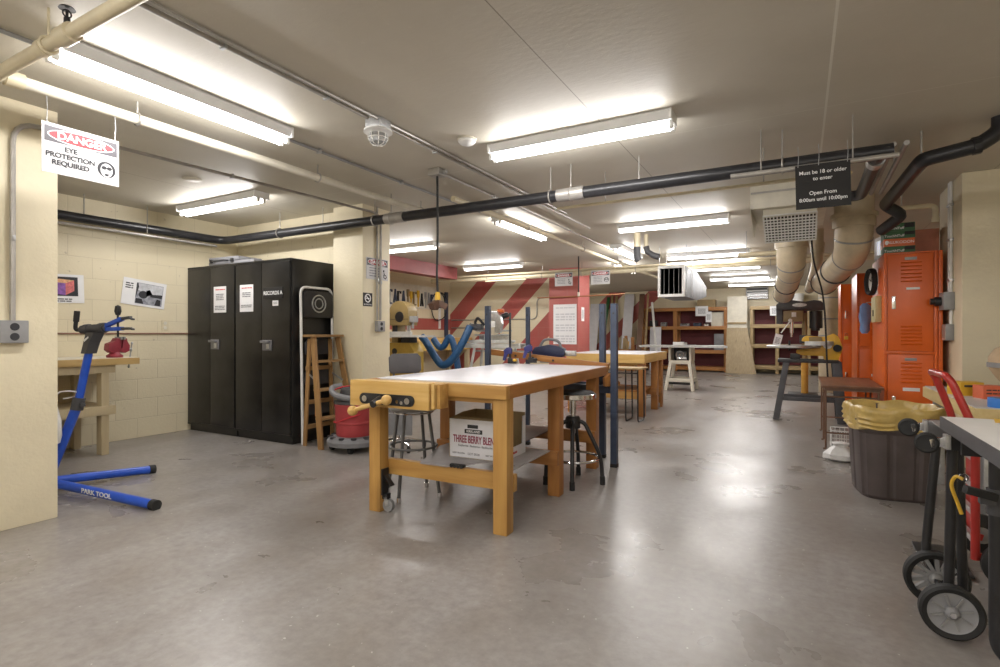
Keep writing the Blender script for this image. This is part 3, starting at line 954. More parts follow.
MB().tube(catmull([(-.175, -.06, .27), (-.13, -.13, .265), (-.03, -.18, .28), (.08, -.17, .32), (.16, -.09, .35)]), .006, 6).build('cord_loop', m_redink, t, 'red cord across the drum')

# bicycle repair stand
t = thing('bike_repair_stand', 'blue bicycle repair stand with two splayed legs by the left pillar', 'repair stand', (-4.44, 1.745, 0))
J = Vector((-.07, -.045, .075))
for tip, nm in (((.96, .115, .028), 0), ((.02, .60, .028), 1)):
    tip = Vector(tip)
    lg = MB().tube([J, tip], .030, 14).build('leg', m_blue, t)
    d = (tip - J).normalized()
    MB().tube([tip - d * .03, tip + d * .012], .0335, 14).build('end_cap', m_rub, lg, 'black rubber end cap')
    if nm == 0:
        up = Vector((0, 0, 1))
        side = d.cross(up).normalized()
        m = fr(J.lerp(tip, .52) + side * .0295 + Vector((0, 0, .004)), d, up)
        mb = MB(); mb.text('PARK TOOL', .042, m, .0012, sx=1.25)
        mb.build('lettering', m_letterwhite, lg)
MB().tube([J + Vector((-.02, -.02, -.045)), J + Vector((0, 0, .0)), J + Vector((.01, .01, .09))], .042, 14).build('leg_bracket', m_blue, t)
A = Vector((.105, .13, .97)); Bm = Vector((.062, .08, .60))
MB().tube([J, Bm], .031, 14).build('lower_mast', m_blue, t)
MB().tube([Bm, A], .025, 14).build('upper_mast', m_blue, t)
d = (A - Bm).normalized()
MB().tube([Bm - d * .04, Bm + d * .045], .038, 14).box(Bm.x - .01, Bm.x + .065, Bm.y - .01, Bm.y + .02, .585, .61, .004).build('height_collar', m_plast, t)
hd = MB().loft([[A + d * z + Vector((sx * w * cx, sy * .034, 0)) + Vector((off, 0, 0)) for cx, sx, sy in ((1, -1, -1), (1, 1, -1), (1, 1, 1), (1, -1, 1))] for z, w, off in ((-.02, .034, 0), (.06, .04, .01), (.13, .055, .03))]).build('clamp_head', m_plast, t)
Hc = A + Vector((.05, .02, .155))
ax = Vector((.96, .22, .06)).normalized()
MB().tube([Hc - ax * .13, Hc + ax * .10], .030, 14).tube([Hc - ax * .10, Hc - ax * .06], .036, 14).tube([Hc + ax * .04, Hc + ax * .08], .036, 14).build('clamp_barrel', m_plast, hd)
MB().tube(bend([Hc - ax * .12, Hc - ax * .20, Hc - ax * .185 + Vector((0, 0, .10))], .03), .013).tube([Hc - ax * .19 + Vector((0, 0, .06)), Hc - ax * .18 + Vector((0, 0, .135))], .018).build('crank_handle', m_rub, hd)
for s in (1, -1):
    a = Hc + ax * .09 + Vector((0, 0, s * .012)); b = Hc + ax * .24 + Vector((0, 0, .018 + s * .034))
    j = MB().bar(a, b, .030, .026, bev=.004).build('jaw', m_blue, t)
    MB().bar(b - ax * .01, b + ax * .075 + Vector((0, 0, s * .004)), .026, .018, bev=.004).bar(b + ax * .06, b + ax * .10 + Vector((0, 0, -.012)), .02, .012, bev=.003).build('jaw_pad', m_plast, j)
p = Hc + ax * .20
MB().cyl(p + Vector((0, 0, -.07)), p + Vector((0, 0, .10)), .007).lathe([(0, .075), (.014, .08), (.021, .105), (.017, .14), (0, .15)], p).build('clamp_screw', m_blackmet, t)
m = fr(A + d * .085 + Vector((.012, -.040, 0)), (.86, 0, .5), (-.5, 0, .86))
MB().prism([(-.035, -.006), (.03, -.012), (.035, .0), (-.03, .010)], 0, .001, m).build('brand_stripe', m_letterwhite, hd)

bagpos = (-4.44 + .052, 1.745 + .045, .50)
mb = MB()
rings = []
for z, r, sq in ((.16, .012, 1), (.10, .03, .5), (.0, .075, .45), (-.10, .085, .4), (-.15, .07, .35), (-.165, .03, .3)):
    rings.append([Vector((r * math.cos(a) * (1 + .10 * math.sin(5 * a)) - .06, r * sq * math.sin(a) - .075, z)) for a in [2 * PI * k / 20 for k in range(20)]])
mb.loft(rings)
t = thing('plastic_bag', 'crumpled white plastic bag hanging on the blue stand mast', 'bag', bagpos)
mb.build('bag', m_whitebag, t)
MB().tube(catmull([(-.06, -.075, .14), (-.025, -.055, .19), (.02, .01, .19), (.0, .045, .16), (-.04, -.03, .14)]), .005, 6).build('tie', m_whitebag, t)

# bench on the left wall
t = thing('wall_bench', 'cream timber workbench against the left block wall', 'workbench', (-5.74, 1.9, 0))
Bx(-.305, .33, -1.6, .85, .805, .865, .004).build('bench_top', wood('cream_bench_top', (.60, .42, .18), (.50, .33, .12), 1), t)
Bx(-.30, .32, -1.6, .85, .865, .868).build('top_sheet', m_offwhite, t)
for y in (-1.4, .58):
    for x in (-.26, .25):
        Bx(x - .045, x + .045, y - .03, y + .03, 0, .735, .003).build('leg', w_beige, t)
Bx(-.30, .30, -1.55, .66, .735, .805, .003).build('apron', w_beige, t)
Bx(-.29, .31, -1.5, .66, .36, .44, .003).build('lower_shelf', w_beige, t)
Bx(-.30, -.28, -1.5, .6, .02, .735).build('back_panel', w_beige, t)

t = thing('bench_vise', 'faded red bench vise on the end of the cream wall bench', 'vise', (-5.54, 2.60, .868))
t.scale = (.9, .72, 1)
MB().lathe([(0, 0), (.085, 0), (.088, .02), (.06, .035), (.05, .05), (0, .05)], n=24).build('swivel_base', m_visered, t)
MB().prism([(-.06, .045), (.03, .045), (.05, .09), (.05, .175), (.0, .18), (-.02, .15), (-.09, .13), (-.10, .07)], -.05, .05, fr((0, 0, 0), (0, 1, 0), (0, 0, 1)), .01).build('body', m_visered, t)
MB().prism([(.075, .175), (.065, .09), (.02, .06), (.10, .04), (.15, .06), (.155, .11), (.125, .15), (.12, .178)], -.045, .045, fr((0, 0, 0), (0, 1, 0), (0, 0, 1)), .008).build('sliding_jaw', m_visered, t)
for y in (.045, .082):
    Bx(-.065, .065, y - .010, y + .010, .165, .192, .002).build('jaw_plate', m_greymet, t)
MB().cyl((0, .14, .07), (0, .20, .07), .016).tube([(0.03, .185, .13), (-.03, .185, -.09)], .008).ball((.031, .185, .133), .013).ball((-.031, .185, -.093), .013).build('screw_handle', m_steel, t)

# ------------------------------------------------------------------ workbenches
def caster(t, x, y, side=1):
    c = MB().box(x - .006, x + .006, y - .03, y + .03, .10, .26, .002).bar((x + side * .005, y, .22), (x + side * .06, y, .16), .03, .012, bev=.003).box(x + side * .01 - .02, x + side * .01 + .02, y - .02, y + .02, .075, .11, .004)
    o = c.build('flip_caster', m_blackmet, t, 'black flip caster')
    MB().cyl((x + side * .03, y - .014, .038), (x + side * .03, y + .014, .038), .037, n=20).build('caster_wheel', m_greymet, o)
    MB().bar((x + side * .03, y - .017, .038), (x + side * .015, y - .017, .09), .006, .022).build('caster_fork', m_steel, o)

def bench(label, loc, rz, L=1.95, w=.5, yellow=False):
    t = thing('workbench', label, 'workbench', loc, rz)
    bx_, by_, bz_ = (yX, yY, yZ) if yellow else (wX, fY, wZ)
    z0, z1 = (.70, .815) if yellow else (.738, .81)
    lw = .046 if yellow else .042
    th = .045
    Bx(-w, w, 0, th, z0, z1, .003).build('front_apron', yX if yellow else wX, t)
    Bx(-w, w, L - th, L, z0, z1, .003).build('rear_apron', bx_, t)
    for s in (-1, 1):
        Bx(s * w - s * th, s * w, th, L - th, z0, z1, .003).build('side_apron', by_, t)
    Bx(-w + th, w - th, th, L - th, z0 + .02, z1 - .004).build('core', w_beige, t)
    Bx(-w + .02, w - .012, .10, L - .03, z1 - .003, z1 + .004, .002).build('laminate_top', m_laminate, t, 'white laminate work surface')
    ly = [.075, .86, L - .27]
    legm = fZ if yellow else wZ
    for i, y in enumerate(ly):
        for s in (-1, 1):
            Bx(s * (w - .055) - lw, s * (w - .055) + lw, y - lw, y + lw, 0, z0, .006).build('leg', legm if i == 0 else fZ, t)
        if i == 0:
            ry = y + .046 + .02
        else:
            ry = y - .046 - .02
        Bx(-w + .012, w - .012, ry - .02, ry + .02, .215, .31, .003).build('cross_rail', wX if i == 0 else fX, t)
        Bx(-w + .06, w - .06, y - .03, y + .03, z0 - .03, z0, .002).build('top_batten', wX, t)
    return t
T = bench('large wooden workbench with white top and end vise in mid room', (-1.845, 2.48, 0), math.radians(2), 1.95, .487)
# shelves between the rails
mb = MB().prism([(-.14, .10), (.05, .10), (.20, .30), (.40, .30), (.40, .10), (.43, .10), (.43, .76), (-.30, .76), (-.30, .55)], .31, .318)
mb.build('lower_shelf', m_shelfgrey, T, 'grey sheet lower shelf')
Bx(-.40, .15, .80, 1.60, .31, .317).build('rear_shelf', m_brownboard, T, 'brown lower shelf at the back')
caster(T, -.385, .075, 1)
caster(T, .385, .16, 1)
caster(T, .385, 1.72, 1)
# end vise
j = Bx(-.50, .065, -.105, -.035, .665, .815, .004).build('vise_jaw', yX, T, 'pale wooden vise jaw')
Bx(.078, .098, -.10, -.0, .675, .812, .003).build('jaw_block', yX, T)
Bx(.104, .125, -.085, 0, .675, .81, .003).build('jaw_block', wX, T)
Bx(-.47, .06, -.033, -.002, .68, .808, .003).build('fixed_jaw', tX, T)
def slot(cx, cz, hw, r, n=10):
    return [(cx + hw + r * math.sin(PI * k / n), cz + r * math.cos(PI * k / n)) for k in range(n + 1)] + [(cx - hw - r * math.sin(PI * k / n), cz - r * math.cos(PI * k / n)) for k in range(n + 1)]
MB().prism(slot(-.225, .712, .165, .031), 0, .008, fr((0, -.105, 0), (1, 0, 0), (0, 0, 1))).build('vise_plate', m_blackmet, j, 'black iron vise plate')
for x in (-.375, -.070):
    MB().cyl((x, -.113, .712), (x, -.124, .712), .018).build('guide_rod', m_chrome, j)
for x, z in ((-.14, .706), (-.11, .700)):
    MB().cyl((x, -.113, z), (x, -.122, z), .010).build('bolt', m_chrome, j)
MB().cyl((-.262, -.113, .712), (-.262, -.185, .690), .024, .02).build('screw_nose', m_blackmet, j)
mb = MB().tube([(-.420, -.165, .645), (-.185, -.165, .715)], .0135)
mb.build('vise_handle', yX, j, 'pale wooden vise handle')
for p in ((-.425, -.165, .643), (-.178, -.165, .718)):
    MB().ball(p, .03).build('handle_knob', yX, j, 'round wooden handle knob')
T2 = bench('second wooden workbench with thick yellow edge farther back', (-2.30, 6.98, 0), math.radians(1), 1.45, .54, True)
Bx(-.45, .45, .13, .75, .31, .33).build('lower_shelf', fX, T2)
caster(T2, .44, 1.1, 1)

# plank along the rear edge of the main bench
t = thing('wood_plank', 'long orange brown plank clamped along the rear of the main workbench', 'plank', (-2.02, 4.466, .80))
MB().bar((-.60, .0, .115), (.585, .02, .005), .035, .055, bev=.004).build('board', fX, t)
for x in (-.30, -.12, .08):
    z = .115 - .11 * (x + .6) / 1.185
    MB().cyl((x, -.022, z - .004), (x, -.015, z - .004), .010, n=10).build('drilled_hole', m_ink, t)

def bar_clamp(label, loc, rz, up, down, pad):
    t = thing('bar_clamp', label, 'clamp', loc, rz, 'bar clamps on the rear plank')
    Bx(-.010, .010, -.004, .004, -down, up, .001).build('bar', m_blackmet, t)
    MB().prism([(-.05, -.02), (.018, -.015), (.02, .03), (.0, .045), (-.03, .04), (-.06, .015)], -.016, .016, fr((0, 0, .0), (1, 0, 0), (0, 0, 1)), .005).build('sliding_jaw', m_purple, t, 'blue purple pistol grip jaw')
    MB().prism([(-.07, -.075), (-.045, -.08), (-.015, 0), (-.05, .005)], -.014, .014, fr((0, 0, 0), (1, 0, 0), (0, 0, 1)), .005).build('trigger_grip', m_purple, t)
    MB().prism([(-.02, -down), (.06, -down), (.06, -down + .025), (.01, -down + .05), (-.02, -down + .05)], -.014, .014, fr((0, 0, 0), (1, 0, 0), (0, 0, 1)), .004).build('fixed_jaw', m_blackmet, t)
    MB().ball((.045, 0, -down + .03), .022, (1, 1, .7)).build('pad', m_yellow if pad else m_rub, t)
    return t
bar_clamp('tall bar clamp with yellow pad standing behind the main workbench top', (-2.325, 4.35, .92), .2, .36, .105, True)
bar_clamp('short blue grip bar clamp with black pad right of the tall bar clamp', (-2.13, 4.37, .945), .5, .05, .12, False)

t = thing('power_sander', 'navy blue power tool lying behind the purple clamps', 'power tool', (-2.05, 4.66, .90), .1)
MB().prism([(-.17, -.03), (.12, -.03), (.15, .0), (.13, .05), (.06, .075), (-.02, .085), (-.15, .06), (-.18, .02)], -.05, .05, fr((0, 0, 0), (1, 0, 0), (0, 0, 1)), .012).build('body', M('navy_tool_plastic', (.012, .018, .06), .4), t)
MB().tube(catmull([(-.12, 0, .055), (-.06, 0, .13), (.06, 0, .12), (.10, 0, .05)]), .013).build('handle', m_grey, t)
Bx(.12, .24, -.02, .02, -.02, .03, .006).build('nose', m_steel, t)
Bx(-.10, .06, -.04, .04, -.085, -.03, .004).build('base_plate', m_greymet, t)

# slate blue steel frame behind the bench
t = thing('steel_frame', 'slate blue steel frame with four tall posts behind the main workbench', 'frame', (-1.9, 4.5, 0))
PST = [(-1.325, 4.285, 0, 1.335, .052), (-1.515, 4.56, 0, 1.35, .05), (-2.585, 4.39, 0, 1.35, .045), (-2.33, 4.73, 0, 1.35, .036)]
for x, y, a, b, w in PST:
    x += 1.9; y -= 4.5
    p = Bx(x - w / 2, x + w / 2, y - w / 2, y + w / 2, a + .01, b, .004).build('post', m_navy, t)
    Bx(x - w / 2 - .002, x + w / 2 + .002, y - w / 2 - .002, y + w / 2 + .002, 0, .03, .004).build('foot', m_rub, p)
    MB().cyl((x, y - w / 2, b - .08), (x, y - w / 2 - .003, b - .08), .008).build('bolt_hole', m_ink, p)
def rail(i, j, z, h=.06, w=.03):
    a, b = PST[i], PST[j]
    MB().bar((a[0] + 1.9, a[1] - 4.5, z), (b[0] + 1.9, b[1] - 4.5, z), w, h, bev=.003).build('rail', m_navy, t)
rail(0, 1, .62, .06); rail(2, 3, .62, .06); rail(1, 3, .62, .07)
MB().bar((-1.325 + 1.9, -.215 + .06, .62), (-1.95 + 1.9, -.0, .62), .03, .06, bev=.003).build('rail', m_navy, t)

one('wood_offcut', MB().prism([(-.07, 0), (.07, .0), (.075, .03), (-.02, .11), (-.075, .07)], -.02, .02, fr((-1.37, 4.335 + .02, .652), (.6, .8, 0), (0, 0, 1)), .003), fX, 'small orange wood offcut resting on the slate blue frame rail', 'wood offcut')

# open carton on the lower shelf
t = thing('cardboard_box', 'open white printed carton of berries on the lower bench shelf', 'cardboard box', (-1.745, 2.965, .318), math.radians(2))
w2, d2, hh = .185, .165, .240
Bx(-w2, w2, -d2, -d2 + .006, 0, hh).build('front_panel', m_boxwhite, t, 'white printed front panel')
Bx(-w2, w2, d2 - .006, d2, 0, hh + .02).build('back_panel', m_card, t)
MB().prism([(-d2, 0), (d2, 0), (d2, hh + .02), (-d2 + .16, hh + .02), (-d2, hh)], -.003, .003, fr((-w2, 0, 0), (0, 1, 0), (0, 0, 1))).build('side_panel', m_card, t)
MB().prism([(-d2, 0), (d2, 0), (d2, hh), (d2 - .04, hh), (d2 - .045, .065), (-d2, .06)], -.003, .003, fr((w2, 0, 0), (0, 1, 0), (0, 0, 1))).build('side_panel', m_boxwhite, t, 'low white printed side panel')
Bx(-w2, w2, -d2, d2, 0, .005).build('base', m_card, t)
MB().prism([(-.17, 0), (.17, 0), (.15, .025), (-.15, .025)], -.002, .002, fr((0, -d2 + .004, hh), (1, 0, 0), (0, .9, .4))).build('flap', m_card, t)
o = fr((0, -d2 - .0005, 0), (1, 0, 0), (0, 0, 1))
Bx(-.055, .02, -d2 - .001, -d2 + .002, hh - .052, hh - .030, .003).build('hand_hole', m_ink, t)
mb = MB()
mb.use(m_ink).prism([(-.075, .155), (.05, .155), (.05, .181), (-.075, .181)], 0, .0008, o)
mb.use(m_letterwhite).text('KIRKLAND', .020, o @ Matrix.Translation((-.0125, .168, .0012)), .0004)
mb.build('badge', None, t)
MB().text('THREE BERRY BLEND', .064, o @ Matrix.Translation((0, .116, .0012)), .0012, sx=.52).build('title_lettering', m_berry, t)
MB().text('Raspberries - Blueberries - Blackberries', .0175, o @ Matrix.Translation((0, .078, .0012)), .0002, sx=.86).build('lettering', m_greyink, t)
for tx, k, x in (('KEEP FROZEN', .014, -.118), ('LOT 0528', .020, -.01), ('NET WT 4 LB', .014, .115)):
    MB().text(tx, k, o @ Matrix.Translation((x, .029, .0012)), .0002).build('lettering', m_greyink, t)
o = fr((w2 + .0035, -.02, .035), (0, 1, 0), (0, 0, 1))
mb = MB()
mb.use(m_ink).prism([(-.09, .006), (-.02, .006), (-.02, .019), (-.09, .019)], 0, .0008, o)
mb.use(m_redink).text('BERRY BLEND', .018, o @ Matrix.Translation((0, -.008, .001)), .0004)
mb.build('print', None, t)

t = thing('black_clip_strip', 'small black plastic strip with knobs on the lower shelf edge before the carton', 'plastic strip', (-1.735, 2.60, .318), math.radians(2))
Bx(-.048, .048, -.012, .014, .0, .014, .003).build('strip', m_rub, t)
for k in range(4):
    MB().cyl((-.034 + k * .0225, -.017, .004), (-.034 + k * .0225, -.005, .004), .010).build('knob', m_rub, t)

# ------------------------------------------------------------------ stools
t = thing('shop_stool', 'black stool with chrome rimmed round seat under the main workbench', 'stool', (-1.455, 3.70, 0))
MB().lathe([(0, .668), (.14, .668), (.163, .655), (.165, .635)], n=32).build('seat_pad', m_rub, t)
MB().lathe([(.165, .655), (.17, .652), (.17, .622), (.164, .618), (.10, .612), (0, .612)], n=32).build('seat_rim', m_chrome, t, 'chrome seat rim')
MB().cyl((0, 0, .36), (0, 0, .615), .019).cyl((0, 0, .50), (0, 0, .615), .026).build('post', m_chrome, t)
MB().lathe([(.0, .40), (.055, .40), (.055, .47), (.045, .485), (0, .485)], n=20).build('hub', m_blackmet, t)
for a in (-2.35, -1.22, .2, 1.75):
    ca, sa = math.cos(a), math.sin(a)
    lg = MB().tube(bend([(.03 * ca, .03 * sa, .455), (.085 * ca, .085 * sa, .44), (.205 * ca, .205 * sa, .20), (.215 * ca, .215 * sa, .02)], .08), .0145).build('leg', m_blackmet, t)
    MB().cyl((.215 * ca, .215 * sa, 0), (.214 * ca, .214 * sa, .06), .0185).build('foot', m_rub, lg)
MB().ring((0, 0, .185), .19, .010, n=36).build('foot_ring', m_chrome, t, 'chrome foot ring')

t = thing('shop_chair', 'grey steel stool with square backrest left of the main workbench', 'stool', (-2.28, 2.88, 0), .955)
MB().lathe([(0, .62), (.14, .62), (.162, .61), (.165, .59), (.15, .575), (0, .575)], n=30).build('seat', m_greymet, t)
m_greyleg = M('dark_grey_tube', (.13, .13, .13), .45, .2)
prof = [(-.10, -.06), (.10, -.06), (.115, -.04), (.115, .055), (.09, .08), (-.09, .08), (-.115, .055), (-.115, -.04)]
MB().prism(prof, -.012, .012, fr((0, .205, .868), (1, 0, 0), (0, .12, 1)), .008).build('backrest', M('grey_back_vinyl', (.085, .08, .085), .5), t)
for s in (-1, 1):
    MB().tube(bend([(s * .05, .10, .575), (s * .07, .205, .575), (s * .08, .215, .84)], .05), .008).build('back_support', m_greyleg, t)
for k in range(4):
    a = PI / 4 + k * PI / 2
    ca, sa = math.cos(a), math.sin(a)
    lg = MB().tube([(.115 * ca, .115 * sa, .58), (.195 * ca, .195 * sa, .02)], .0115).build('leg', m_greyleg, t)
    MB().cyl((.197 * ca, .197 * sa, 0), (.193 * ca, .193 * sa, .035), .015).build('foot', m_chrome, lg)
MB().ring((0, 0, .335), .158, .008, n=36).build('foot_ring', m_greyleg, t)
MB().ring((0, 0, .562), .13, .006, n=36).build('seat_ring', m_chrome, t)

t = thing('task_chair', 'low grey castered chair behind the round ring stool', 'chair', (-3.30, 3.98, 0), .4)
Bx(-.17, .17, -.17, .17, .36, .41, .018).build('seat', m_grey, t)
Bx(-.16, .16, -.19, -.165, .16, .36, .012).build('backrest', m_grey, t)
MB().cyl((0, 0, .10), (0, 0, .36), .02).build('post', m_chrome, t)
for k in range(5):
    a = k * 2 * PI / 5 + .3
    ca, sa = math.cos(a), math.sin(a)
    lg = MB().bar((0, 0, .10), (.22 * ca, .22 * sa, .065), .03, .02, bev=.004).build('leg', m_chrome, t)
    MB().cyl((.22 * ca - .012, .22 * sa, .028), (.22 * ca + .012, .22 * sa, .028), .028, n=14).build('caster', m_rub, lg)

t = thing('side_table', 'small table on thin dark bent legs before the second workbench', 'table', (-1.98, 6.68, 0))
Bx(-.32, .30, -.16, .16, .648, .668, .004).build('table_top', tX, t)
for x in (-.27, .10, .25):
    MB().tube(bend([(x, -.14, .648), (x + .005, -.15, .012), (x + .005, .15, .012), (x, .14, .648)], .05), .010).build('leg', m_blackmet, t)
MB().cyl((-.27, -.14, .60), (.25, -.14, .60), .008).build('stretcher', m_blackmet, t)

# ------------------------------------------------------------------ tool corner at the back left
def YZ(x): return fr((x, 0, 0), (0, 1, 0), (0, 0, 1))
def XZ(y): return fr((0, y, 0), (1, 0, 0), (0, 0, 1))

one('tool_board', Bx(-7.15, -7.125, 8.1, 9.85, 1.62, 2.12, .003), m_offwhite, 'off white tool board on the side wall before the striped wall', 'tool board')
tools = [(8.25, 'c', m_navy), (8.40, 'p', m_navy), (8.52, 'c', m_blackmet), (8.66, 'p', m_navy), (8.80, 's', m_olive), (8.90, 's', m_yellow), (9.02, 'c', m_olive),
         (9.14, 's', m_yellow), (9.27, 'p', m_blackmet), (9.40, 's', m_steel), (9.52, 'p', m_greymet), (9.64, 'c', m_navy)]
for i, (y, k, m) in enumerate(tools):
    x = -7.10; z = 1.97 + .02 * math.sin(i * 2.1)
    mb = MB()
    if k == 'c':
        mb.prism([(y - .05, z), (y + .05, z), (y + .05, z - .05), (y + .035, z - .05), (y + .03, z - .02), (y - .02, z - .02), (y - .02, z - .26), (y + .04, z - .26), (y + .04, z - .29), (y - .04, z - .29), (y - .05, z - .27)], x - .022, x + .012, YZ(0), .003)
        nm, lb = 'hand_clamp', 'hand clamp hanging on the off white tool board'
    elif k == 'p':
        mb.prism([(y - .01, z), (y + .012, z), (y + .02, z - .08), (y + .05, z - .27), (y + .03, z - .28), (y, z - .12), (y - .03, z - .28), (y - .05, z - .27), (y - .02, z - .08)], x - .022, x + .008, YZ(0), .003)
        nm, lb = 'pliers', 'pliers hanging on the off white tool board'
    else:
        mb.prism([(y - .008, z - .14), (y - .03, z - .12), (y - .03, z + .02), (y + .03, z + .02), (y + .03, z - .12), (y + .008, z - .14), (y + .006, z - .33), (y - .006, z - .33)], x - .022, x + .012, YZ(0), .003)
        nm, lb = 'hand_tool', 'handled tool hanging on the off white tool board'
    adj = ['first', 'second', 'third', 'fourth', 'fifth', 'sixth', 'seventh', 'eighth', 'ninth', 'tenth', 'eleventh', 'twelfth'][i]
    one(nm, mb, m, f'{lb}, {adj} from the pillar', 'tool', 'tools on the tool board')
t = thing('air_hose', 'black hose looped on the wall beside the tool board', 'hose', (-7.13, 9.88, 1.75))
MB().tube(catmull([(.03, -.25, .1), (.03, -.05, .26), (.03, .22, .22), (.03, .33, .0), (.03, .22, -.28), (.03, -.1, -.36), (.03, -.25, -.2)], 8, True), .012, 8).build('hose_loop', m_rub, t)
MB().ring((.04, .05, .08), .16, .012, (1, 0, 0)).build('small_loop', m_rub, t)
Bx(0, .05, -.02, .02, .22, .27, .003).build('wall_hook', m_steel, t)
one('wall_rail', Bx(-7.15, -7.09, 10.16, 10.24, .7, 2.04, .004), m_navy, 'slate blue vertical rail on the wall near the striped corner', 'wall rail')
one('wall_strip', Bx(-7.15, -7.12, 9.93, 9.99, 1.2, 2.02, .003), m_white, 'white upright strip on the wall between hose loop and tool board', 'wall strip')
ceiling_conduit('thin grey wall pipe across the red stripes', [(-7.1, 10.385, 1.40), (-4.9, 10.385, 1.40), (-4.9, 10.385, 1.85), (-4.5, 10.385, 1.86)], .012, m_condu)
ceiling_conduit('lower wall pipe across the left red stripes', [(-7.1, 10.385, 1.22), (-6.3, 10.385, 1.22)], .012, m_condu)
ceiling_conduit('copper coloured pipe crossing before the red pillar', [(-4.7, 9.98, 1.82), (-3.7, 9.98, 1.82), (-2.9, 10.02, 1.84)], .012, M('copper_pipe', (.42, .19, .09), .4, .3))
t = thing('side_bench', 'bench with yellow front along the tool wall', 'workbench', (-6.8, 9.0, 0))
Bx(-.3, .32, -1.0, 1.3, .93, 1.0, .003).build('bench_top', yY, t)
Bx(.26, .30, -.98, 1.28, .74, .93, .003).build('front_apron', M('yellow_ochre_paint', (.60, .42, .12), .5), t)
for x in (-.25, .25):
    for y in (-.9, 1.2):
        Bx(x - .045, x + .045, y - .045, y + .045, 0, .93, .003).build('leg', w_beige, t)

# band saw
t = thing('band_saw', 'tan band saw with rounded wheel housing by the cream pillar', 'band saw', (-5.62, 6.95, 0))
q = XZ(-.04)
pts = [(-.27, 1.22)] + [(-.06 + .20 * math.cos(a), 1.42 + .20 * math.sin(a)) for a in [PI - k * PI / 14 for k in range(15)]] + [(.14, 1.22)]
MB().prism(pts[1:] + [(-.26, 1.22)], -.12, .12, q, .012).build('upper_housing', m_olive, t)
MB().lathe([(0, .128), (.085, .126), (.09, .115)], (-.04, -.04, 1.36), (0, -1, 0)).build('housing_boss', m_blackmet, t)
Bx(-.26, .14, -.165, -.160, 1.318, 1.324).build('cover_seam', m_ink, t)
Bx(-.25, -.12, -.10, .10, .90, 1.24, .01).build('column', m_olive, t)
Bx(-.20, -.12, -.135, -.11, 1.06, 1.25, .004).build('trim_panel', m_blackmet, t)
MB().box(.09, .24, -.13, -.02, 1.27, 1.37, .02).cyl((.17, -.08, 1.27), (.17, -.08, 1.17), .022).build('blade_guide', m_greymet, t)
MB().box(.02, .08, -.05, -.02, 1.10, 1.24).build('guide_post', m_steel, t)
Bx(.062, .064, -.09, -.07, 1.06, 1.27).build('blade', m_steel, t)
Bx(-.17, .40, -.30, .22, 1.03, 1.06, .004).build('saw_table', m_bevelgrey, t)
Bx(-.15, .30, -.29, -.25, 1.06, 1.12, .003).build('fence', m_bevelgrey, t)
Bx(-.06, .12, -.10, .10, .93, 1.03, .01).build('trunnion', m_blackmet, t)
MB().prism([(-.27, .42), (-.22, .36), (.20, .36), (.26, .42), (.26, .80), (.16, .94), (-.27, .94)], -.13, .13, q, .012).build('lower_housing', M('ochre_machine_enamel', (.44, .29, .05), .42), t, 'ochre lower housing')
MB().lathe([(0, .138), (.05, .136), (.055, .12)], (-.13, -.04, .80), (0, -1, 0)).build('knob', m_blackmet, t)
MB().prism([(-.26, 0), (.26, 0), (.2, .37), (-.2, .37)], -.2, .2, q, .01).build('stand', m_blackmet, t)

# blue dust hose
t = thing('dust_hose', 'thick blue flexible hose hanging from the mitre saw', 'hose', (-5.1, 7.35, .6))
def hose(pts, r=.05):
    P = catmull(pts, 10)
    return MB().tube(P, r, 12, rs=[r * (1 + .05 * (i % 2)) for i in range(len(P))])
hose([(.34, .16, .61), (.26, .05, .34), (.10, -.03, .06), (-.08, -.04, -.03), (-.26, -.02, .12), (-.44, 0, .34), (-.54, .0, .44)], .062).build('hose_run', m_hose, t)
t = thing('dust_hose', 'short blue hose loop dropping to the floor behind the longer one', 'hose', (-5.2, 7.65, .6))
hose([(-.40, -.02, .40), (-.28, -.02, .26), (-.18, -.02, .27), (-.08, 0, .42), (.0, 0, .33), (.06, .02, .05), (.12, .02, -.3), (.13, .02, -.6)], .055).build('hose_run', m_hose, t)

# mitre saw on a stand
t = thing('mitre_saw', 'grey mitre saw with round blade guard standing on its rail stand', 'mitre saw', (-4.42, 7.65, .93))
MB().lathe([(0, .05), (.15, .05), (.16, .04), (.16, .0), (0, 0)], (0, 0, 0), n=28).build('turntable', m_bevelgrey, t)
Bx(-.26, .26, -.02, .14, .0, .045, .006).build('base', m_bevelgrey, t)
Bx(-.28, .28, .04, .07, .045, .12, .004).build('fence', m_steel, t)
Bx(-.05, .02, .06, .14, .04, .30, .01).build('arm_pivot', m_greymet, t)
for s in (-1, 1):
    MB().cyl((-.34, .02 + s * .02, .17 + s * .035), (.34, .02 + s * .02, .17 + s * .035), .014).build('slide_rail', m_steel, t)
MB().prism([(-.36, 0), (.36, 0), (.42, .02), (.42, .05), (.20, .06), (.16, .035), (-.16, .035), (-.2, .06), (-.42, .05), (-.42, .02)], -.12, .0, XZ(-.10), .006).build('base_casting', m_bevelgrey, t)
MB().bar((-.02, .10, .28), (.05, -.06, .34), .08, .09, bev=.012).build('arm', m_greymet, t)
g = MB().prism([(.02, -.16), (.16, -.16), (.20, -.02), (.17, .10), (.08, .19), (-.03, .20), (-.13, .13), (-.17, .03), (-.15, -.04), (-.02, -.08)], -.03, .03, fr((.06, -.08, .33), (1, -.15, 0), (0, 0, 1)), .012).build('blade_guard', m_steel, t)
MB().lathe([(0, .0), (.12, .0), (.12, .004), (0, .004)], (.10, -.115, .25), (.15, -1, 0), n=28).build('saw_blade', m_chrome, g)
Bx(.02, .12, -.135, -.11, .26, .36, .004).build('guard_plate', m_white, g)
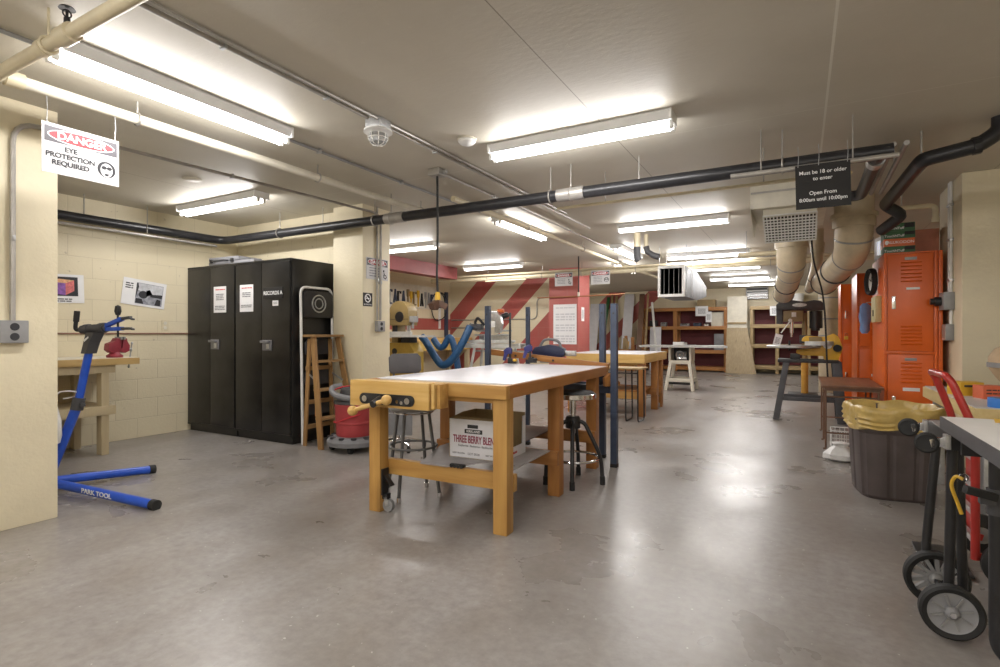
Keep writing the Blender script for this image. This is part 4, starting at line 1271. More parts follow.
MB().cyl((.07, -.05, .38), (.24, .04, .46), .045).ball((.24, .04, .46), .046).build('motor', m_blackmet, t)
Bx(.12, .22, -.05, .02, .50, .56, .015).build('handle_grip', m_cartorange, t, 'orange red grip')
MB().tube(bend([(-.20, -.02, .24), (-.32, -.04, .33), (-.26, -.04, .43), (-.14, -.02, .30)], .04), .022).build('handle', m_rub, t)
Bx(-.42, -.18, -.06, .04, .22, .32, .02).build('motor_cover', m_plast, t)
MB().tube([(-.28, -.02, .25), (-.34, -.06, .27), (-.38, -.10, .285)], .05, 12).build('dust_port', m_plast, t)
t = thing('saw_stand', 'pale metal rail stand with splayed legs under the mitre saw', 'saw stand', (-4.38, 7.68, 0))
for y in (-.12, .12):
    MB().bar((-.60, y, .885), (.52, y, .885), .05, .07, bev=.006).build('rail', m_bevelgrey, t)
for x in (-.52, .44):
    Bx(x - .06, x + .06, -.16, .16, .90, .928, .004).build('support_plate', m_steel, t)
Bx(-.2, .2, -.1, .1, .845, .9, .004).build('mount', m_blackmet, t)
for x, dx in ((-.32, -.14), (.30, .14)):
    for y, dy in ((-.12, -.10), (.12, .10)):
        MB().bar((x, y, .87), (x + dx, y + dy, .0), .035, .035, bev=.004).build('leg', m_bevelgrey, t)
MB().bar((-.4, 0, .80), (.60, 0, .80), .03, .03).build('tool_rail', m_steel, t)

# ------------------------------------------------------------------ timber leaning on the far striped wall
def lean(name, label, cat, x0, x1, w, z1, th, m, ybot=16.0, ytop=16.74, group='boards leaning on the far striped wall', z0=0):
    t = MB().bar((x0, ybot, z0), (x1, ytop, z1), w, th, up=(0, 1, 0), bev=.003)
    return one(name, t, m, label, cat, group)
lean('leaning_board', 'green painted board leaning leftmost among the leaning timber', 'board', -5.42, -5.36, .10, 2.25, .03, m_green)
lean('leaning_board', 'long tan board leaning just behind the slate blue posts', 'board', -5.06, -5.24, .075, 2.30, .04, tZ)
lean('leaning_board', 'second long tan board leaning close to the first', 'board', -4.92, -5.10, .07, 2.28, .04, tZ)
lean('leaning_board', 'broad white panel leaning in the middle of the timber', 'panel', -4.66, -4.68, .30, 2.32, .03, m_boxwhite, 16.1)
lean('plastic_pipe', 'pale lavender pipe leaning between white panel and dark board', 'pipe', -4.31, -4.27, .07, 2.30, .06, m_lav)
lean('leaning_board', 'dark brown board leaning right of the lavender pipe', 'board', -4.12, -4.17, .15, 2.28, .03, m_brownboard, 15.55, 16.28)
lean('leaning_board', 'narrow tan board leaning right of the dark brown board', 'board', -3.93, -3.99, .05, 2.30, .03, tZ, 15.55, 16.28)
lean('leaning_board', 'thin white stick leaning at a slant left of the shelves', 'board', -3.50, -3.86, .06, 2.02, .04, m_white, 15.4, 16.22)
lean('leaning_board', 'low white panel standing left of the shelves', 'panel', -3.72, -3.74, .32, 1.28, .02, m_boxwhite, 15.98, 16.165)
lean('leaning_board', 'white panel standing right behind the red pillar', 'panel', -5.80, -5.80, .32, 2.05, .03, m_boxwhite, 16.2, 16.74)
t = thing('offcut_bin', 'open wooden bin full of offcuts below the white panel', 'bin', (-4.52, 15.55, 0))
for a in ((-.3, .3, -.02, .0), (-.3, .3, .38, .40)):
    Bx(a[0], a[1], a[2], a[3], .02, .62, .003).build('side_board', fX, t)
for x in (-.3, .28):
    Bx(x, x + .02, 0, .38, .02, .62, .003).build('end_board', fX, t)
Bx(-.3, .3, -.02, .4, 0, .02).build('base', fX, t)
for i, (x, y, dx, dz, w, m) in enumerate(((-.22, .1, -.02, 1.0, .10, fZ), (-.1, .2, .06, .95, .08, tZ), (0, .12, .08, .86, .07, yZ), (.08, .25, -.1, 1.02, .09, fZ), (.15, .1, -.12, .92, .06, tZ), (.22, .22, -.03, .98, .10, fZ))):
    one('wood_offcut', MB().bar((-4.52 + x, 15.55 + y, .02), (-4.52 + x + dx, 15.55 + y + .02, dz), w, .03, up=(0, 1, 0), bev=.003), m, ['wide orange offcut at the left in the offcut bin', 'tan offcut second from left in the offcut bin', 'yellow offcut in the middle of the offcut bin', 'tall orange offcut leaning left in the offcut bin', 'thin tan offcut slanting in the offcut bin', 'wide orange offcut at the right in the offcut bin'][i], 'wood offcut', 'offcuts in the bin')

# ------------------------------------------------------------------ shelving along the far wall
def shelf_unit(label, loc, w, d, zs, posts, pm, sm, pw=.09):
    t = thing('shelving_unit', label, 'shelves', loc)
    for x in posts:
        for y in (0, d - .06):
            Bx(x - pw / 2, x + pw / 2, y, y + .05, 0, zs[-1] - .0, .003).build('post', pm, t)
    for z in zs:
        Bx(0, w, .03, d, z - .03, z, .002).build('shelf', sm, t)
        Bx(0, w, -.012, .018, z - .10, z, .002).build('shelf_edge', sm, t)
    Bx(0, w, d - .012, d, .1, zs[-1] - .03).build('back_panel', m_dkred, t, 'dark red back panel')
    return t
shelf_unit('orange timber shelving unit with dark red back on the far wall', (-4.22, 16.2, 0), 2.46, .56, (.14, .62, 1.30, 1.84), (.05, 1.03, 2.41), fZ, fX, .11)
shelf_unit('pale shelving unit with dark red back behind the drill press', (-1.2, 16.2, 0), 2.2, .56, (.22, .80, 1.34, 1.84), (.04, .66, 1.4, 2.16), tZ, tX, .08)
def carton(name, label, loc, sx, sy, sz, m, cat='box', rz=0, group=None, band=None):
    t = thing(name, label, cat, loc, rz, group)
    Bx(-sx / 2, sx / 2, -sy / 2, sy / 2, 0, sz, .003).build('carton', m, t)
    MB().box(-sx / 2 - .001, sx / 2 + .001, -.018, .018, sz - .001, sz + .0012).build('tape', band or m_olive, t)
    return t
carton('cardboard_box', 'brown cardboard box on top of the orange shelving unit', (-2.35, 16.45, 1.84), .48, .3, .22, m_card, 'cardboard box')
t = carton('storage_bin', 'small grey bin at the right end of the lower orange shelf', (-2.0, 16.4, .62), .26, .3, .46, m_grey, 'storage bin')
t = carton('storage_bin', 'pale box standing at the right end of the upper orange shelf', (-2.05, 16.45, 1.30), .34, .25, .40, m_offwhite, 'box')
sheet('notice', 'white paper hanging on the right post of the orange shelves', 'notice', FX(-2.45, 16.18, 1.73), .34, .28, [(-.3, .3, -.08, .08, .012, m_greyink)], 11)
sheet('notice', 'narrow white paper hanging under another paper on the shelves', 'notice', FX(-2.26, 16.16, 1.56), .16, .30, [(-.3, .3, -.08, .08, .012, m_greyink)], 12)
sheet('notice', 'white paper on the pale shelving unit post', 'notice', FX(-.60, 16.17, 1.70), .22, .26, [(-.3, .3, -.08, .08, .012, m_greyink)], 13)
for i, (x, w, h, m, lb) in enumerate(((-3.85, .22, .18, m_blackmet, 'black tool on the upper orange shelf, left of its thick post'), (-3.55, .16, .12, m_greymet, 'grey tool on the upper orange shelf beside the black tool'), (-2.95, .25, .08, m_greymet, 'flat grey case on the upper orange shelf right of the thick post'), (-2.6, .2, .10, m_navy, 'slate case on the upper orange shelf right of the flat grey case'), (-2.35, .12, .07, m_white, 'small white box on the upper orange shelf'))):
    t = thing('tool_case', lb, 'tool case', (x, 16.4, 1.30))
    Bx(-w / 2, w / 2, -.1, .1, 0, h, .02).build('case_body', m, t)
    MB().tube(bend([(-w * .25, -.1, h * .7), (-w * .25, -.13, h * .8), (w * .25, -.13, h * .8), (w * .25, -.1, h * .7)], .02), .008).build('handle', m_rub, t)
one('strand_board_sheet', MB().prism([(-1.78, 0), (-1.02, 0), (-1.26, 1.27), (-1.78, 1.27)], -.009, .009, fr((0, 15.86, 0), (1, 0, 0), (0, .20, 1))), w_osb, 'sheet of strand board with a slanted edge leaning between shelving units', 'board')
one('white_panel', MB().prism([(-1.77, 0), (-1.27, 0), (-1.27, 2.12), (-1.77, 2.12)], -.01, .01, fr((0, 16.14, 0), (1, 0, 0), (0, .018, 1))), m_offwhite, 'tall off white panel standing behind the strand board sheet', 'panel')
one('panel_ledge', Bx(-1.76, -1.28, 16.112, 16.138, 1.36, 1.40, .002), tX, 'pale ledge strip across the tall off white panel', 'strip')

# table saw
t = thing('table_saw', 'table saw with long rails on a pale splayed stand', 'table saw', (-2.01, 10.84, 0))
for sx in (-1, 1):
    for sy in (-1, 1):
        MB().bar((sx * .17, sy * .17, .56), (sx * .25, sy * .25, 0), .06, .05, bev=.004).build('leg', m_offwhite, t)
for z, k in ((.20, .235), (.54, .18)):
    for s in (-1, 1):
        MB().bar((-k, s * k, z), (k, s * k, z), .03, .07, bev=.003).build('stand_rail', m_offwhite, t)
        MB().bar((s * k, -k, z), (s * k, k, z), .03, .07, bev=.003).build('stand_rail', m_offwhite, t)
for s in (-1, 1):
    Bx(s * .19 - .02, s * .19 + .02, -.2, .2, .56, .83, .004).build('cabinet_side', m_offwhite, t)
Bx(-.17, .17, .14, .18, .56, .83).build('cabinet_back', m_blackmet, t)
MB().cyl((-.08, -.05, .66), (.10, -.05, .66), .085).build('motor', m_greymet, t)
MB().ring((.0, -.19, .68), .07, .008, (0, 1, 0)).cyl((0, -.19, .68), (0, -.10, .68), .014).build('hand_wheel', m_chrome, t)
Bx(-.05, .12, -.19, -.17, .60, .64, .003).build('switch_plate', m_white, t)
Bx(-.22, .22, -.33, .33, .83, .865, .004).build('saw_table', m_steel, t)
for s in (-1, 1):
    Bx(s * .49 - .26, s * .49 + .26, -.33, .33, .835, .86, .003).build('table_wing', m_bevelgrey, t)
MB().bar((-.72, -.35, .845), (.86, -.35, .845), .035, .04).build('fence_rail', m_steel, t)
Bx(-.09, .10, -.38, -.30, .865, .93, .004).build('fence_head', m_white, t)
Bx(.02, .05, -.30, .30, .866, .91, .003).build('fence', m_steel, t)
MB().box(-.22, .22, -.18, .18, .11, .16, .004).build('tool_tray', m_blackmet, t)

# ------------------------------------------------------------------ heater duct, air vent, big ducts
t = thing('duct_heater', 'shiny sheet metal heater duct with dark vanes hanging from the ceiling', 'heater', (-1.655, 8.1, 1.86))
def rect(x0, x1, z0, z1, y): return [Vector((x0, y, z0)), Vector((x1, y, z0)), Vector((x1, y, z1)), Vector((x0, y, z1))]
MB().loft([rect(-.185, .185, -.225, .225, .06), rect(-.185, .185, -.225, .225, 1.15)]).build('casing', m_duct, t)
MB().loft([rect(-.185, .185, -.225, .225, 1.15), rect(-.02, .16, -.10, .08, 2.3)]).build('taper', m_duct, t)
fm = MB()
for a in ((-.19, .19, .19, .23), (-.19, .19, -.23, -.19), (-.19, -.155, -.19, .19), (.155, .19, -.19, .19)):
    fm.box(a[0], a[1], 0, .07, a[2], a[3], .003)
fm.build('front_frame', m_white, t, 'white front frame')
for k in range(4):
    MB().bar((-.105 + k * .07, .05, -.19), (-.105 + k * .07, .05, .19), .004, .05).build('vane', m_greymet, t)
Bx(-.155, .155, .06, .065, -.19, .19).build('core', m_blackmet, t)
for y in (.15, .62):
    for x in (-.195, .195):
        MB().cyl((x, y, -.2), (x, y, .54), .005, n=6).build('hanger_rod', m_steel, t)

t = thing('air_vent', 'cream ceiling air box with a white square grille behind the black sign', 'air vent', (-.1, 5.2, 2.4))
Bx(-.277, .30, 0, 1.1, -.22, 0, .004).build('air_box', m_offwhite, t)
Bx(-.285, .30, -.008, .0, -.09, -.075).build('box_seam', m_condu, t)
MB().prism([(-.01, -.02), (-.01, -.24), (.36, -.42), (.75, -.22), (.75, -.02)], -.285, -.277, fr((0, 0, 0), (0, 1, 0), (0, 0, 1))).build('side_flap', m_offwhite, t)
MB().prism([(.08, -.22), (.08, -.285), (.45, -.45), (.9, -.22)], -.185, .225, fr((0, 0, 0), (0, 1, 0), (0, 0, 1))).build('grille_box', m_offwhite, t)
a, b = Vector((0, .08, -.285)), Vector((0, .45, -.45))
dn = Vector((0, -.165, -.37)).normalized() * .006
def gp(x, k): return Vector((x, 0, 0)) + a.lerp(b, k) + dn
gr = MB()
gr.bar(gp(-.185, -.06), gp(.225, -.06), .03, .01).bar(gp(-.185, 1), gp(.225, 1), .02, .01)
for k in range(1, 9):
    gr.bar(gp(-.185, k / 9), gp(.225, k / 9), .009, .012)
for k in range(16):
    x = -.185 + .41 * k / 15
    gr.bar(gp(x, -.05), gp(x, 1), .009, .012)
gr.build('grille', m_white, t, 'white square grille')
bk = fr(Vector((.02, 0, 0)) + a.lerp(b, .5) + dn * .15, (1, 0, 0), a - b)
MB().prism([(-.195, -.19), (.195, -.19), (.195, .19), (-.195, .19)], -.0005, .0005, bk).build('grille_back', M('dark_vent_interior', (.05, .045, .04), .8), t)

def big_duct(label, pts, r, rr=.30, bands=()):
    t = thing('exhaust_duct', label, 'duct', pts[0], 0, 'cream exhaust ducts')
    o = Vector(pts[0])
    P = [p - o for p in bend(pts, rr, 10)]
    L = len(P)
    MB().tube(P, r, 28, rs=[r * (1 - .16 * i / (L - 1)) for i in range(L)]).build('duct_run', m_beigeduct, t)
    MB().cyl(P[0] + Vector((0, 0, -.17)), P[0] + Vector((0, 0, -.21)), r * 1.18, n=28).build('flange', m_beigeduct, t)
    MB().cyl(P[0] + Vector((0, 0, -.21)), P[0] + Vector((0, 0, -.30)), r * 1.08, n=28).build('collar', m_beigeduct, t)
    for b in bands:
        i = min(max(1, int(b * (L - 1))), L - 2)
        d = (P[i + 1] - P[i]).normalized()
        MB().tube([P[i] - d * .008, P[i] + d * .008], r * (1 - .16 * i / (L - 1)) * 1.03, 28).build('band', m_greymet, t)
    end = P[-1]; d = (P[-1] - P[-2]).normalized()
    for f in (.45, .97):
        c = P[-2].lerp(P[-1], f)
        MB().tube([c - d * .014, c + d * .014], r * (.88 if f < .9 else .85) * 1.04, 28).build('band', m_plast, t)
    return t
big_duct('nearest cream exhaust duct, bending down above the orange lockers', [(.45, 6.14, 2.4), (.45, 6.14, 1.88), (.25, 7.65, 1.70)], .165, .33, (.35, .9))
big_duct('cream exhaust duct bending down beneath the air vent grille', [(-.09, 7.25, 2.4), (-.09, 7.25, 1.86), (-.22, 9.2, 1.68)], .165, .30, (.5, .9))
big_duct('slim cream exhaust duct between the two big ducts', [(.19, 7.85, 2.4), (.19, 7.85, 1.98), (.12, 9.2, 1.74)], .07, .2)
t = thing('riser_duct', 'upright cream duct behind the drill press', 'duct', (.46, 11.7, 0), 0, 'cream exhaust ducts')
MB().cyl((0, 0, 0), (0, 0, H), .16, n=28).build('duct_run', m_beigeduct, t)
for z in (1.05, 1.36, 1.75):
    MB().cyl((0, 0, z - .012), (0, 0, z + .012), .166, n=28).build('band', m_greymet, t)

t = thing('drain_pipe', 'black pipe with several elbows above the orange lockers', 'pipe', (.685, 4.31, 2.2))
MB().tube([Vector(p) - Vector((.685, 4.31, 2.2)) for p in bend([(1.06, 4.31, 2.4), (1.06, 4.31, 2.32), (.958, 4.31, 2.245), (.685, 4.31, 2.2), (.64, 5.68, 2.2), (.77, 5.72, 2.11), (.655, 5.90, 2.03), (.64, 5.93, 2.02)], .05, 3)], .047, 14).build('pipe_run', m_blackpipe, t)
MB().tube([(.28, 0, .047), (.24, 0, .042)], .054).build('pipe_coupling', m_blackmet, t)
MB().cyl((0, .05, .04), (0, .05, .2), .006, n=6).build('pipe_hanger', m_condu, t)
t = thing('drain_pipe', 'short black branch pipe running back behind the black sign', 'pipe', (.42, 4.1, 2.19))
MB().tube(bend([(0, -.10, 0), (0, 1.05, 0), (-.25, 1.1, .03)], .08), .042, 12).build('pipe_run', m_blackpipe, t)
MB().cyl((0, .0, 0), (0, .10, 0), .05).build('pipe_coupling', m_steel, t)
MB().cyl((0, .5, .03), (0, .5, .21), .006, n=6).build('pipe_hanger', m_condu, t)
for i, (x, lb) in enumerate(((.50, 'pale water pipe just right of the short black branch pipe'), (.565, 'second pale water pipe beside the elbowed black pipe'))):
    t = thing('water_pipe', lb, 'pipe', (x, 4.05, 2.25))
    MB().cyl((0, .0, .0), (0, 1.2, -.03), .016, n=10).build('pipe_run', m_condu, t)
    MB().cyl((0, .5, .0), (0, .5, .15), .005, n=6).build('pipe_hanger', m_condu, t)
t = thing('water_pipe', 'cream pipe turning down above the salmon box on the lockers', 'pipe', (.80, 6.0, 2.2))
MB().tube(bend([(-.1, 0, .02), (.24, .0, .02), (.24, 0, -.10)], .05), .022).build('pipe_run', m_creampipe, t)
MB().cyl((.24, 0, -.09), (.24, 0, -.13), .03).build('pipe_fitting', m_creampipe, t)
MB().cyl((0, 0, .02), (0, 0, .2), .005, n=6).build('pipe_hanger', m_condu, t)
for pts, lb in (([(.10, 6.5, 2.4), (.12, 6.6, 1.9), (.22, 6.75, 1.45), (.26, 6.8, .62)], 'black cable hanging in front of the exhaust ducts'),):
    t = thing('hanging_cable', lb, 'cable', pts[0])
    MB().tube([p - Vector(pts[0]) for p in catmull(pts, 8)], .009, 6).build('cable', m_rub, t)
t = thing('sprinkler_pipe', 'thin cream pipe crossing behind the exhaust ducts', 'pipe', (-.6, 7.55, 2.1))
MB().cyl((-.1, 0, 0), (.45, 0, 0), .03).build('pipe_run', m_creampipe, t)
for x in (.0, .35):
    MB().cyl((x, 0, .02), (x, 0, .3), .006, n=6).build('pipe_hanger', m_condu, t)

# ------------------------------------------------------------------ machines on the right
t = thing('drill_press', 'drill press with dark hood and yellow column before the far shelves', 'drill press', (.07, 10.8, 0))
Bx(-.26, .2, -.22, .22, 0, .05, .01).build('base', m_blackmet, t)
MB().cyl((0, 0, .05), (0, 0, 1.45), .042).build('column', m_olive, t)
MB().cyl((0, 0, .05), (0, 0, .64), .055).build('column_sleeve', M('ochre_paint', (.55, .30, .05), .5), t, 'ochre column sleeve')
hood = [(-.44, 1.50), (-.44, 1.60), (-.36, 1.665), (-.2, 1.675), (0, 1.64), (.14, 1.665), (.24, 1.65), (.30, 1.58), (.30, 1.49), (.05, 1.49), (-.05, 1.51), (-.3, 1.51)]
MB().prism(hood, -.13, .13, XZ(0), .012).build('belt_hood', m_plast, t)
MB().prism(ellipse(-.08, 1.585, .11, .032), .13, .134, XZ(0)).build('badge', m_steel, t)
Bx(-.44, -.34, -.12, .12, 1.26, 1.52, .015).build('spindle_head', m_plast, t)
Bx(-.33, -.02, -.11, .11, 1.30, 1.49, .012).build('gear_head', m_olive, t)
Bx(-.20, -.13, -.125, -.11, 1.38, 1.46).build('warning_label', m_white, t)
MB().cyl((.17, 0, 1.18), (.17, 0, 1.48), .10).cyl((.17, 0, 1.14), (.17, 0, 1.18), .06).build('motor', m_blackmet, t)
MB().cyl((-.2, 0, 1.30), (-.2, 0, 1.10), .03).cyl((-.2, 0, 1.10), (-.2, 0, 1.03), .018).build('chuck', m_chrome, t)
MB().tube([(-.22, -.14, 1.31), (-.36, -.18, 1.10)], .010).ball((-.22, -.14, 1.32), .032).build('feed_lever', m_white, t)
Bx(-.30, .02, -.2, .15, .86, .89, .004).build('drill_table', m_greymet, t)
Bx(-.08, .12, -.06, .06, .92, 1.06, .01).build('table_clamp', m_plast, t)
sheet('notice', 'white card hanging from the drill press lever', 'notice', fr((-.345, 10.62, .97), (1, 0, -.25), (.25, 0, 1)), .12, .22, [(-.3, .3, -.06, .06, .012, m_greyink)], 14)
t = thing('bucket', 'white bucket standing on the pale shelves above the drill press', 'bucket', (-.05, 16.42, 1.84))
MB().lathe([(0, 0), (.13, 0), (.15, .3), (.155, .3), (.155, .27), (.148, .27)], n=24).build('bucket', m_white, t)
MB().lathe([(0, .30), (.152, .30), (.152, .315), (0, .32)], n=24).build('lid', m_white, t)

# scroll saw on its stand
t = thing('scroll_saw', 'yellow scroll saw with grey table on a black metal stand', 'scroll saw', (.05, 7.85, 0))
def SQ(x, y):
    u = 760 + x / 7.41; v = 290 + y / 7.41
    return (-.32 + (u - 772) * .01112 - .05, 1.09 + (334 - v) * .01272)
q = XZ(0)
MB().prism([SQ(*p) for p in ((275, 448), (440, 428), (470, 395), (470, 352), (545, 326), (578, 350), (608, 430), (575, 526), (480, 526), (470, 490), (330, 488), (290, 482), (272, 468))], -.06, .06, q, .01).build('body', m_yellow, t)
MB().prism([SQ(*p) for p in ((312, 382), (320, 358), (345, 343), (480, 350), (490, 380), (480, 392), (345, 388))], -.045, .045, q, .01).build('upper_arm', m_yellow, t)
MB().prism([SQ(*p) for p in ((365, 352), (458, 350), (462, 380), (368, 384))], .045, .056, q, .003).build('arm_cover', m_olive, t)
MB().lathe([(0, 0), (.30, 0), (.31, .008), (.31, .025), (.30, .03), (0, .03)], (-.13, -.02, SQ(0, 432)[1]), n=36).build('saw_table', m_steel, t)
MB().lathe([(0, 0), (.16, 0), (.16, .05), (0, .05)], (.16, -.01, SQ(0, 412)[1]), n=24).build('rear_cover', m_bevelgrey, t)
MB().cyl((-.17, -.02, .87), (-.17, -.02, 1.0), .012).build('hold_down', m_blackmet, t)
x, z = SQ(568, 432)
MB().cyl((x, -.06, z), (x, -.10, z), .045).build('tension_knob', m_rub, t)
MB().lathe([(0, .02), (.05, .02), (.05, .0)], (SQ(500, 408)[0], -.06, SQ(500, 408)[1]), (0, -1, 0), 18).build('motor_cap', m_white, t)
Bx(-.16, -.05, -.10, .10, .75, .83, .008).build('mount', m_blackmet, t)
Bx(-.30, .36, -.16, .16, .725, .765, .006).build('stand_top', m_blackmet, t)
for sx, dx in ((-.20, -.12), (.34, .05)):
    for s in (-1, 1):
        MB().bar((sx, s * .13, .74), (sx + dx, s * .22, 0), .07 if sx < 0 else .10, .05, up=(0, 1, 0), bev=.006).build('leg', m_plast, t)
for s in (-1, 1):
    MB().bar((-.28, s * .185, .27), (.36, s * .185, .27), .03, .045, bev=.003).build('cross_bar', m_plast, t)

# ------------------------------------------------------------------ lockers
def locker(label, loc, w, d, h=1.83, tiers=2):
    t = thing('locker', label, 'locker', loc, 0, 'orange steel lockers')
    fw = w * .86
    mb = MB().box(0, w, .004, d, .0, h, .003)
    for x0, x1 in ((0, .02), (fw, w * .915), (w * .93, w)):
        mb.box(x0, x1, -.014, .006, 0, h, .002)
    for k in range(tiers + 1):
        z = h * k / tiers
        mb.box(.018, fw + .002, -.014, .006, max(0, z - .012), min(h, z + .012), .002)
    mb.build('body', m_orange, t)
    for k in range(tiers):
        z0, z1 = h * k / tiers + .017, h * (k + 1) / tiers - .017
        dr = Bx(.026, fw - .006, -.013, -.001, z0, z1, .0015).build('door', m_orange, t)
        for zb in ((z1 - .25, z1 - .08), (z0 + .06, z0 + .22)):
            v = MB()
            for i in range(6):
                z = zb[0] + (zb[1] - zb[0]) * i / 5
                v.prism([(-.012, z + .004), (-.021, z - .004), (-.020, z - .006), (-.012, z + .009)], fw * .34, fw * .76, fr((0, 0, 0), (0, 1, 0), (0, 0, 1)))
            v.build('vent_louvres', m_orange, dr)
        MB().box(.055, .085, -.028, -.012, z0 + .38, z0 + .50, .006).build('handle', m_chrome, dr, 'chrome lift handle')
        MB().box(fw * .42, fw * .66, -.0155, -.012, z1 - .055, z1 - .03).build('number_plate', m_greymet, dr)
        if k == tiers - 1:
            MB().box(fw * .45, fw * .72, -.0155, -.012, z1 - .325, z1 - .305).build('label_strip', m_paper, dr, 'white label strip')
        else:
            MB().box(fw * .38, fw * .72, -.0155, -.012, z1 - .33, z1 - .30).build('label_strip', m_paper, dr, 'worn white label strip')
    return t
L1 = locker('nearest orange two tier locker beside the cream pillar', (.677, 6.07, 0), .425, .90)
locker('middle orange locker, partly hidden behind the nearest one', (.61, 7.93, 0), .45, .75)
locker('farthest orange locker in the row beyond the cables', (.53, 9.55, 0), .45, .60)
for y, z, lb in ((9.548, 1.05, 'yellow padlock on the farthest orange locker'),):
    t = thing('padlock', lb, 'padlock', (.60, y, z))
    Bx(-.025, .025, -.035, -.008, -.05, 0, .004).build('lock_body', m_yellow, t)
    MB().tube(bend([(-.015, -.02, 0), (-.015, -.02, .045), (.015, -.02, .045), (.015, -.02, 0)], .015), .005, 6).build('shackle', m_chrome, t)
t = thing('wall_clock', 'round black rimmed clock on the side of the nearest orange locker', 'clock', (.652, 6.62, 1.615), .17)
MB().lathe([(0, .012), (.10, .012), (.115, .045), (.13, .05), (.137, .03), (.137, 0), (0, 0)], (0, 0, 0), (-1, 0, 0), 36).build('case', m_rub, t)
MB().lathe([(0, .016), (.108, .016), (.108, .012)], (0, 0, 0), (-1, 0, 0), 36).build('dial', m_white, t)
MB().bar((-.02, 0, 0), (-.02, .05, .03), .004, .007).bar((-.021, 0, 0), (-.021, -.02, .08), .003, .005).build('hands', m_ink, t)
t = thing('first_aid_case', 'khaki box fixed to the side of the nearest locker below the clock', 'box', (.677, 6.40, 1.20))
Bx(-.05, -.0, -.17, .17, 0, .25, .008).build('box', M('khaki_box', (.52, .45, .22), .5), t)
MB().box(-.054, -.05, -.03, .03, .06, .12).build('latch', m_ink, t)
rings = []
for z, r in ((.30, .025), (.26, .06), (.12, .075), (.02, .05), (-.06, .055), (-.10, .03)):
    rings.append([Vector((r * math.cos(a) * (1 + .15 * math.sin(3 * a + z * 9)), r * .6 * math.sin(a), z)) for a in [2 * PI * k / 18 for k in range(18)]])
t = thing('work_cloth', 'light blue cloth hanging beside the khaki box', 'cloth', (.60, 6.86, 1.17))
t.scale = (.8, .8, .8)
MB().loft(rings).build('cloth', M('pale_blue_cloth', (.16, .26, .48), .8, bmp=.4, bscale=20), t)
MB().tube([(0, 0, .28), (.02, 0, .31), (.097, 0, .31)], .008).build('hook', m_steel, t)

zz = 1.83
for i, (h, m, txt, lb) in enumerate(((.066, m_green, 'TouchNTuff', 'green glove carton at the bottom of the stack on the locker'), (.072, m_cartorange, 'ALUKODON', 'orange glove carton second from bottom of the stack on the locker'), (.066, m_green, 'TouchNTuff', 'green glove carton lying right on the orange glove carton'), (.076, m_green, 'TouchNTuff', 'topmost green glove carton of the stack on the locker'))):
    t = thing('glove_carton', lb, 'box', (.80 - .002 * (i % 2), 6.24, zz), .0, 'glove cartons stacked on the locker')
    Bx(-.116, .116, -.125, .125, 0, h - .001, .002).build('carton', m, t)
    mb = MB()
    if m is m_green:
        mb.use(m_signblack).prism([(.03, .03), (.112, .03), (.112, h - .006), (.04, h - .006)], 0, .0008, fr((0, -.1255, 0), (1, 0, 0), (0, 0, 1)))
        mb.use(m_letterwhite).text(txt, .030, fr((-.04, -.1262, h * .36), (1, 0, 0), (0, 0, 1)), .0004)
    else:
        mb.use(m_letterwhite).text(txt, .034, fr((.01, -.1262, h * .5), (1, 0, 0), (0, 0, 1)), .0002, sx=1.05)
        mb.prism(ellipse(-.095, h * .5, .014, .02), 0, .0008, fr((0, -.1255, 0), (1, 0, 0), (0, 0, 1)))
    mb.build('print', None, t)
    zz += h
t = thing('glove_carton', 'white and blue carton standing behind the green glove cartons', 'box', (.735, 6.52, 1.83), .2)
Bx(-.05, .05, -.13, .13, 0, .22, .002).build('carton', m_boxwhite, t)
Bx(-.0515, -.05, -.08, .06, .04, .18).build('print', m_blue, t)
carton('salmon_box', 'salmon coloured box on the locker behind the glove cartons', (1.03, 6.50, 1.83), .20, .30, .24, m_salmon, 'box', 0, None, m_salmon)

# electrics on the pillar by the lockers
t = thing('pillar_conduit', 'pair of white conduits running down the pillar beside the lockers', 'conduit', (1.15, 6.0, 0))
MB().cyl((-.014, 0, 1.31), (-.014, 0, H), .012).build('pipe_run', m_white, t)
MB().cyl((-.014, -.06, 1.05), (-.014, -.06, H), .012).build('pipe_run', m_white, t)
for z in (1.9, 2.2, 1.55):
    Bx(-.03, 0, -.09, .03, z - .01, z + .01, .002).build('clip', m_steel, t)
t = thing('switch_box', 'grey rotary switch box on the pillar beside the lockers', 'switch', (1.15, 5.98, 1.37))
Bx(-.075, 0, -.10, .10, -.075, .075, .006).build('box', m_greymet, t)
MB().cyl((-.07, 0, .0), (-.12, 0, .0), .04).cyl((-.12, 0, 0), (-.15, 0, 0), .028).build('rotary_knob', m_blackmet, t)
t = thing('switch_box', 'plain grey junction box below the rotary switch on the pillar', 'junction box', (1.15, 5.98, 1.10))
Bx(-.055, 0, -.08, .08, -.07, .07, .005).build('box', m_greymet, t)
Bx(-.058, -.054, -.07, .07, -.06, .06, .002).build('cover', m_condu, t)

